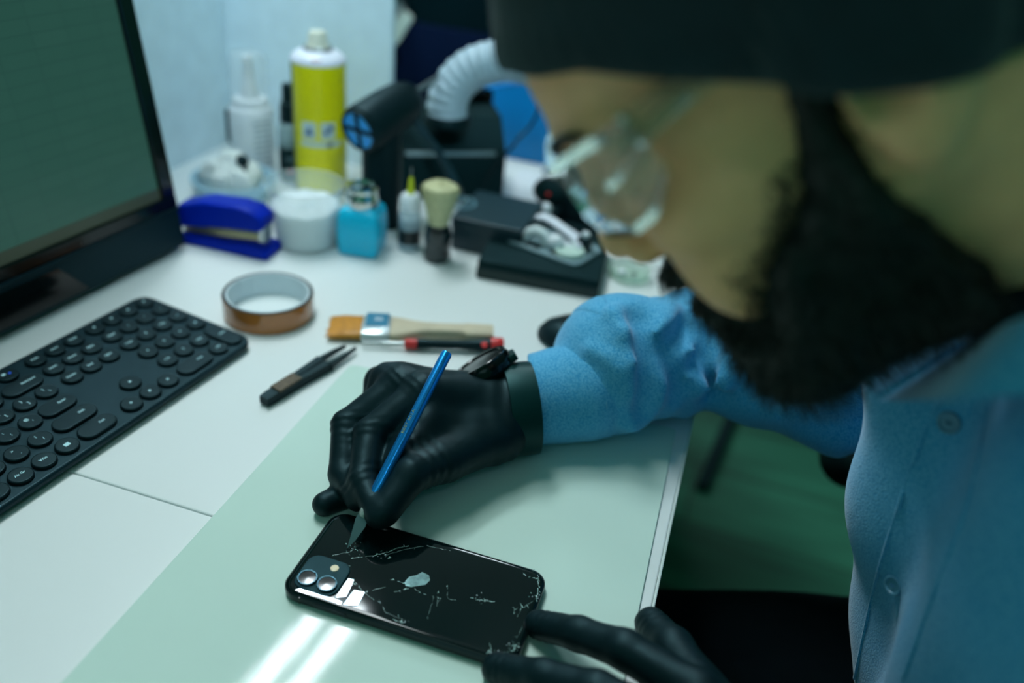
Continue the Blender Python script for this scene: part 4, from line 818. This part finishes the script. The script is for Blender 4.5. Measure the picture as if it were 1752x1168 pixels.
def cuffs(px, py): return onshirt(px, py, .40, .7, f=cuff)
P = spline([cuffs(1038, y) for y in (612, 640, 668, 696, 724)], 8)
for k in range(0, len(P)-2, 2): pass
PT_.part('cuff_stitching', [tube([P[k], P[k+1]], .00045, 5) for k in range(0, len(P)-1, 1)], mat('pale blue thread', (120, 186, 214), .7), parent=shirt_o)
m_btn = mat('translucent blue button', (96, 150, 178), .3)
bh = {}
for px, py in ((1626, 722), (1531, 1000)):
    P = onshirt(px, py, .2, .6); n = sgrad(P); n /= np.linalg.norm(n); vw_ = CAM-P; n = n*.65+.35*vw_/np.linalg.norm(vw_); n /= np.linalg.norm(n); P = P+n*.001; B_ = along(P-n*.0004, n); bt = PT_.part('button', [X(lathe([(.0058, 0), (.0060, .0012), (.0056, .0022), (.0046, .0022), (.0040, .0014), (.0001, .0013)], 28), B_)], m_btn, parent=shirt_o)
    PT_.part('button_thread', X(X(box(.0026, .0008, .0008), t=(0, 0, .0017)), B_), mat('blue thread', (60, 116, 150), .8), parent=shirt_o); bh[px] = (P, n)
# front placket: raised seam lines running down the chest
for pts, r in (([(1660, 608), (1600, 700), (1560, 800), (1527, 900), (1497, 1000), (1462, 1160)], .0011), ([(1700, 640), (1680, 760), (1650, 880), (1600, 1010), (1545, 1165)], .0009)):
    q_ = spline([(x, y, 0) for x, y in pts], 6); P = spline([onshirt(x, y, .15, .62) for x, y, _ in q_], 3); P = P+(CAM-P)*.0022; PT_.part('placket_seam', tube(P, r*1.1, 6), m_shirt, parent=shirt_o)
# collar
cl = [dz(.1245, .385, .229), dz(.117, .345, .257), dz(.112, .300, .288), dz(.158, .300, .312), dz(.212, .335, .324), dz(.243, .40, .328), dz(.226, .462, .320), dz(.18, .488, .290), dz(.128, .462, .232), dz(.1245, .391, .227)]
top = spline(cl, 8); n_ = len(top); cen = np.array([.19, .4, DZ+.25])
R_ = []
for k, P in enumerate(top):
    s = k/(n_-1); o = P-cen; o[2] = 0; o /= np.linalg.norm(o); wd = .030+.012*(abs(2*s-1)**4); dn = np.array([o[0]*.55, o[1]*.55, -.85]); dn /= np.linalg.norm(dn)
    R_.append(np.array([P-o*.003+dn*.022, P-o*.002, P+o*.0015+[0, 0, .0015], P+o*.005, P+o*.010+dn*wd, P+o*.0085+dn*wd, P+o*.0035+dn*.006, P-o*.0008+dn*.022]))
PT_.part('collar', stack(R_), m_shirt, parent=shirt_o)
na = H2W(NB)-H2W((-2.6, 0, -2.)); na /= np.linalg.norm(na)
def neckf(p): return cone(p, H2W((-2.6, 0, -2.)), H2W(NB), .0590, .0600)
up0 = onshirt(1700, 506, .2, .6, .002, neckf)
PT_.part('undershirt', surf(lambda p: smax(cone(p, H2W((-2.6, 0, -2.)), H2W(NB), .0620, .0640), (up0-p)@na, .004), (.06, .26, DZ+.14), (.30, .54, DZ+.40), .005), m_black, label='black undershirt in the open collar')
# ------------------------------------------------------------------ trousers, shoes
def pants(p):
    d = smin(cone(p, dz(.40, .50, -.215), dz(.38, .36, -.215), .125, .125), cone(p, dz(.36, .42, -.215), dz(.10, .38, -.235), .105, .075), .05)
    for ky, hy in ((.24, .29), (.475, .60)): d = smin(d, chain(p, [dz(.37, hy, -.225), dz(-.06, ky, -.215), dz(.02, ky, -.66)], [.105, .078, .058], .03), .04)
    return d+.003*wob(p, 26)
PT_.part('trousers', surf(pants, (-.18, .10, DZ-.76), (.56, .72, DZ-.05), .010), mat('black trousers', (3, 14, 18), .9, vary=(60, .2), spec=.1), label='black trousers', sharp=0)
for s in (-1, 1): PT_.part('shoe', surf(lambda p: smax(smin(cone(p, dz(.03, .3375+.0875*s, -.695), dz(-.14, .3375+.0875*s, -.705), .042, .036), cone(p, dz(.03, .3375+.0875*s, -.70), dz(.02, .3375+.0875*s, -.64), .045, .045), .03), DZ-.739-p[..., 2], .004), (-.22, .3375+.0875*s-.08, 0-.01), (.12, .3375+.0875*s+.08, .2), .006), m_black)
# ------------------------------------------------------------------ gloves
m_glove = mat('black nitrile', (7, 25, 29), .5, bump=(1100, .12, .0003), vary=(30, .1), spec=.3, tint=(.4, .82, .9))
def J(px, py, d): return dep(px, py, d)
IM, IP, ID, IT = J(722, 670, .604), J(633, 742, .590), J(621, 822, .5665), J(647, 882, .5475)
MM_, MP, MD, MT = J(688, 657, .620), J(594, 728, .607), J(587, 810, .586), J(612, 852, .566)
RM, RP, RD, RTt = MM_+[-.017, .012, -.010], J(606, 770, .620), J(596, 845, .588), J(556, 876, .5775)
QM, QP, QD, QT = RM+[-.012, .014, -.013], J(622, 770, .645), J(636, 822, .625), J(668, 838, .612)
TC, TM_, TI, TT = J(846, 742, .622), J(762, 786, .585), J(703, 812, .562), J(660, 872, .5495)
RTt[2] = max(RTt[2], ZM+.0085); 
def fold(p, c, ax, w, a, R): t = (p-c)@ax; return a*np.exp(-(t/w)**2)*np.clip(1.3-ln_(p-c)/R, 0, 1)
def glove_r(p):
    palm = smin(cone(p, WR, IM, .0235, .0135), cone(p, WR, MM_, .0235, .0138), .012); palm = smin(palm, cone(p, WR+[-.004, .012, -.006], RM, .021, .0135), .012); palm = smin(palm, cone(p, WR+[-.004, .014, -.012], QM, .019, .0125), .012)
    palm = smin(palm, chain(p, [WR, TC, TM_], [.022, .0205, .0155], .010), .014); palm = smin(palm, cone(p, TC*.5+QM*.5, IM*.5+QM*.5, .017, .015), .014)
    palm = smin(palm, cone(p, (TM_+IM)/2*.5+TC*.5, (IM*.6+TM_*.4), .012, .010), .012)
    palm = smin(palm, cone(p, J(706, 722, .606), J(670, 800, .586), .0135, .0115), .010); palm = smin(palm, cone(p, J(735, 750, .604), J(690, 800, .580), .013, .012), .010); palm = smin(palm, cone(p, J(724, 742, .592), J(700, 786, .576), .0130, .0120), .012)
    d = palm
    for pts, rs in (([IM, IP, ID, IT], [.0128, .0112, .0098, .0088]), ([MM_, MP, MD, MT], [.013, .0114, .0100, .0088]), ([RM, RP, RD, RTt], [.0125, .0108, .0096, .0086]), ([QM, QP, QD, QT], [.0115, .0098, .0088, .008])):
        fg = chain(p, pts, rs, .003); d = smin(d, fg, .0042)
    d = smin(d, chain(p, [TM_, TI, TT], [.0148, .0122, .0102], .003), .0045)
    d = smin(d, chain(p, [WR-fd*.012, WR+fd*.016], [.0265, .0268], .01), .012)
    t = (p-WR)@fd
    w = .0007*np.sin(t*420+1.5*np.sin(p[..., 2]*160))*np.exp(-((t+.004)/.016)**2)
    tm = (TM_+TI)/2; ta = (TI-TM_)/np.linalg.norm(TI-TM_); tt = (p-tm)@ta; w = w+.0007*np.sin(tt*900+80*p[..., 2])*np.exp(-(tt/.016)**2)*np.exp(-(ln_(p-tm)/.026)**2)
    for a, b in ((IP, ID), (ID, IT), (MP, MD), (IM, IP), (MM_, MP)):
        ax = (b-a)/np.linalg.norm(b-a); q = (p-a)@ax; w = w+.00055*np.sin(q*1100)*np.exp(-(q/.0075)**2)*np.exp(-(ln_(p-a)/.019)**2)
    d = np.maximum(d, (p-CAM)@cq-.0035)
    return np.maximum(d+w+.0003*wob(p, 180), ZM+.0004-p[..., 2])
gv = surf(glove_r, (-.275, .34, DZ), (-.06, .565, DZ+.13), .00165)
PT_.part('glove', gv, m_glove, label='black nitrile glove gripping the craft knife', sharp=0)
iT, mT, tT = at(921, 1068, .0095), at(850, 1143, .0095), at(1113, 1066, .012)
iM, mM, rM, qM = dz(.046, .300, .044), dz(.040, .274, .046), dz(.050, .252, .042), dz(.066, .236, .036)
def glove_l(p):
    palm = None
    for k, r in ((iM, .0135), (mM, .0138), (rM, .0130), (qM, .0120)):
        c_ = cone(p, LW, k, .021, r); palm = c_ if palm is None else smin(palm, c_, .012)
    d = palm
    def bend(a, b, up, f=.5): m1 = a+(b-a)*.44+[0, 0, up]; m2 = a+(b-a)*.73+[0, 0, up*.7]; return [a, m1, m2, b]
    for pts, rs in ((bend(iM, iT, .010), [.0125, .0108, .0096, .0088]), (bend(mM, mT, .008), [.013, .0112, .0098, .009]), (bend(rM, dz(-.052, .268, .011), .014), [.0125, .0106, .0096, .0086]), (bend(qM, dz(-.012, .228, .010), .012), [.0115, .0095, .0085, .0078])):
        d = smin(d, chain(p, pts, rs, .004), .004)
    d = smin(d, chain(p, [LW+[-.005, .018, -.004], dz(.046, .318, .026), dz(.030, .345, .020), tT], [.019, .0150, .0125, .0098], .004), .006)
    w = 0
    for a, b in ((iT, iM), (mT, mM), (tT, LW)):
        ax = (b-a)/np.linalg.norm(b-a); q = (p-a-ax*.006)@ax; w = w+.0005*np.sin(q*1250)*np.exp(-(q/.008)**2)*np.exp(-(ln_(p-a)/.02)**2)
    d = smin(d, cone(p, LW, LW+[.05, -.028, .002], .026, .029), .012)
    return np.maximum(d+w+.0003*wob(p, 180), np.where(p[..., 0] < EDGE-.001, ZM+.0004-p[..., 2], -1))
gl_ = surf(glove_l, (-.09, .19, DZ-.02), (.16, .39, DZ+.085), .00165)
PT_.part('glove', gl_, m_glove, label='black nitrile glove steadying the end of the phone', sharp=0)
# ------------------------------------------------------------------ wrist watch
wc = WR+fd*.004; wn = -.50*RT+.86*UP-.10*FW; wn -= fd*(wn@fd); wn /= np.linalg.norm(wn); wy = np.cross(fd, wn)
WM = np.eye(4); WM[:3, 0] = wn; WM[:3, 1] = wy; WM[:3, 2] = fd; WM[:3, 3] = wc
R_ = []
for a in np.linspace(0, 2*PI, 49)[:-1]:
    c_, s_ = math.cos(a), math.sin(a); ra_, rb_ = .0340, .0345; hw_ = .0112
    R_.append(np.array([(c_*(ra_+o), s_*(rb_+o), z) for o, z in ((0, -hw_), (.0016, -hw_*.97), (.0022, 0), (.0016, hw_*.97), (0, hw_), (-.0002, 0))]))
v, f, i = stack(R_, cap0=False, cap1=False); m6 = 6; f = f+[((47*m6+k), 47*m6+(k+1) % m6, (k+1) % m6, k) for k in range(m6)]
wt = Thing('wrist_watch', 'black watch strapped over the glove on the knife hand', 'watch', wc)
wt.part('strap', X((v, f, 0), WM), mat('black watch strap', (8, 42, 42), .4, spec=.3, tint=(.3, .85, .85)))
fm = WM@frame((.0345, 0, -.004), (0, 1, 0), (0, 0, 1)); wa = PI
cn = -.50*RT+.84*UP-.20*FW; cn /= np.linalg.norm(cn); CM = along(dep(829, 634, .640)+cn*.001, cn, hint=FW)
wt.part('case', X(lathe([(.0185, -.009), (.0215, -.007), (.0232, -.002), (.0232, .004), (.0218, .006)], 56), CM), mat('black polished case', (12, 24, 26), .15, .5))
wt.part('bezel', X(ringp(.0222, .0182, .0055, .0078, .0006), CM), m_blackg)
wt.part('dial_glass', X(lathe([(.0183, .0055), (.0183, .0068), (.0001, .0070)], 48), CM), m_blackg)
for s in (-1, 1): wt.part('lug', X(X(box(.010, .020, .006, .0015), t=(s*.022, 0, -.002)), CM), mat('black watch strap', (8, 42, 42), .4, spec=.3, tint=(.3, .85, .85)))
# ------------------------------------------------------------------ craft knife
k0 = np.array([-.1803, .3525, ZG+.0004]); k1 = J(765, 603, .586); kd = (k1-k0)/np.linalg.norm(k1-k0); KL = np.linalg.norm(k1-k0)
t = Thing('craft_knife', 'blue metal craft knife held upright with its blade tip on the phone', 'knife', k0)
KF = along(k0, kd, hint=-FW)              # local x across, as seen from the bench
m_kb = mat('blue anodised aluminium', (34, 150, 232), .24, .75, vary=(60, .05))
t.part('handle', X(lathe([(.0030, .0335), (.0037, .0365), (.0039, .045), (.0039, KL-.0015), (.0034, KL), (.0001, KL)], 32), KF), m_kb)
t.part('collet', X(lathe([(.0022, .0215), (.0038, .0235), (.0042, .030), (.0038, .036)], 24), KF), mat('knurled silver collet', (206, 212, 208), .25, 1., bump=(2600, .9, .0006)), label='silver knurled collet')
P = [(-.0002, 0), (.0018, .010), (.0038, .0195), (.0032, .026), (-.0032, .026), (-.0043, .017), (-.0026, .007)]
t.part('blade', X(stack([A([(x, y, z) for x, z in P]) for y in (-.00025, .00025)][::-1]), KF), mat('blade steel', (92, 116, 118), .42, .9))
sd_ = KF.copy(); 
lt = text('BEST 501A', .0040, th=0); lm = along(k0+kd*(KL*.60), kd); vw = CAM-(k0+kd*KL*.6); vw /= np.linalg.norm(vw); vw -= kd*(vw@kd); vw /= np.linalg.norm(vw); sx_ = np.cross(kd, vw)
nn = vw*.8-sx_*0+np.cross(vw, kd)*.55; nn -= kd*(nn@kd); nn /= np.linalg.norm(nn)
LMt = np.eye(4); LMt[:3, 0] = kd; LMt[:3, 1] = np.cross(nn, kd); LMt[:3, 2] = nn; LMt[:3, 3] = k0+kd*(KL*.62)+nn*.00396
t.part('print', X((lt[0]*[1, .7, 1], lt[1], 0), LMt), mat('dull gold print', (120, 140, 110), .4), label='small dull lettering along the handle')
# ------------------------------------------------------------------ office chair
t = Thing('office_chair', 'black office chair under the seated person, rounded armrest showing by the blue shirt', 'chair', (.40, .40, 0))
t.part('seat', X(slab(.50, .50, .09, -.045, .045, .03, n=8), t=(.40, .41, DZ-.40)), m_black)
t.part('backrest', X(X(slab(.46, .56, .08, -.03, .03, .02, n=8), frame((0, 0, 0), (0, 1, 0), (.16, 0, 1))), t=(.70, .41, DZ-.0)), m_black)
t.part('back_post', tube([(.58, .41, DZ-.40), (.68, .41, DZ-.38), (.71, .41, DZ-.1)], .018, 12), m_black)
for s, yy in ((1, .752), (-1, .0)):
    ar = t.part('armrest', X(surf(lambda p: cone(p, (0, 0, 0), (.2, 0, 0), .032, .034), (-.05, -.05, -.05), (.26, .05, .05), .006), t=(.163+.018, yy, DZ-.098)), mat('black armrest pad', (10, 26, 28), .3))
    t.part('armrest_post', tube([(.33, yy, DZ-.11), (.36, yy, DZ-.30), (.42, yy-.08*s, DZ-.41)], .014, 10), m_black, parent=ar)
t.part('column', X(lathe([(.03, .08), (.028, .25), (.022, .25), (.022, DZ-.42)], 24), t=(.42, .41, 0)), m_dark_steel)
for k in range(5):
    a = k*2*PI/5+.3; e = np.array([.42+.28*math.cos(a), .41+.28*math.sin(a), .075]); lg = t.part('leg', tube([(.42, .41, .10), e], [.022, .016], 10), m_black); t.part('caster', X(lathe([(.018, -.018), (.024, -.014), (.024, .014), (.018, .018)], 20), along(e-[0, 0, .0505], (math.sin(a), -math.cos(a), 0))), m_rubber, parent=lg)
WORLD = .27; EXPO = .70
LIGHTS = [('far_fill', (-1.0, 3.2, 2.55), (-.2, .6, .74), .9, .9, 26, (226, 246, 255)),  # added fill to brighten the far desk, no fixture there
          ('overhead_light', (-.75, .85, 2.62), (-.6, .9, .74), .8, .3, 9, (234, 248, 252)),
          ('wall_fill', (.5, -.5, 2.4), (-.60, 1.0, 1.06), .35, .35, .75, (206, 234, 250), 36),  # added narrow fill that brightens the white panels, not a known lamp
          ('front_fill', (-.2, -1.2, 2.5), (-.3, .9, .8), 1.2, 1.2, 2.5, (190, 236, 236))]  # added fill from behind the camera, stands in for bounced light
# ================================================================== camera, light
cd = bpy.data.cameras.new('camera'); co = bpy.data.objects.new('camera', cd); COL.objects.link(co); SC.camera = co
cd.sensor_width = 36; cd.lens = F*36/1752; cd.clip_start = .02
co.matrix_world = Matrix(((RT[0], UP[0], -FW[0], CAM[0]), (RT[1], UP[1], -FW[1], CAM[1]), (RT[2], UP[2], -FW[2], CAM[2]), (0, 0, 0, 1)))
cd.dof.use_dof = True; cd.dof.focus_distance = .56; cd.dof.aperture_fstop = 2.3; cd.dof.aperture_blades = 9
w = bpy.data.worlds.new('room air'); SC.world = w; w.use_nodes = True
bg = w.node_tree.nodes['Background']; bg.inputs[0].default_value = (*L3((60, 168, 140)), 1); bg.inputs[1].default_value = WORLD
def area(name, loc, target, sx, sy, power, col, spread=180):
    l = bpy.data.lights.new(name, 'AREA'); l.shape = 'RECTANGLE'; l.size = sx; l.size_y = sy; l.energy = power; l.color = L3(col); l.spread = math.radians(spread)
    o = bpy.data.objects.new(name, l); COL.objects.link(o); o.location = loc
    d = Vector(target)-Vector(loc); o.rotation_euler = d.to_track_quat('-Z', 'Y').to_euler(); return o
for a in LIGHTS: area(*a)
SC.view_settings.view_transform = 'Standard'; SC.view_settings.look = 'None'; SC.view_settings.exposure = EXPO; SC.view_settings.gamma = 1
SC.view_settings.use_curve_mapping = False
SC.cycles.max_bounces = 8; SC.cycles.transmission_bounces = 8; SC.cycles.sample_clamp_indirect = 4; SC.cycles.caustics_refractive = False
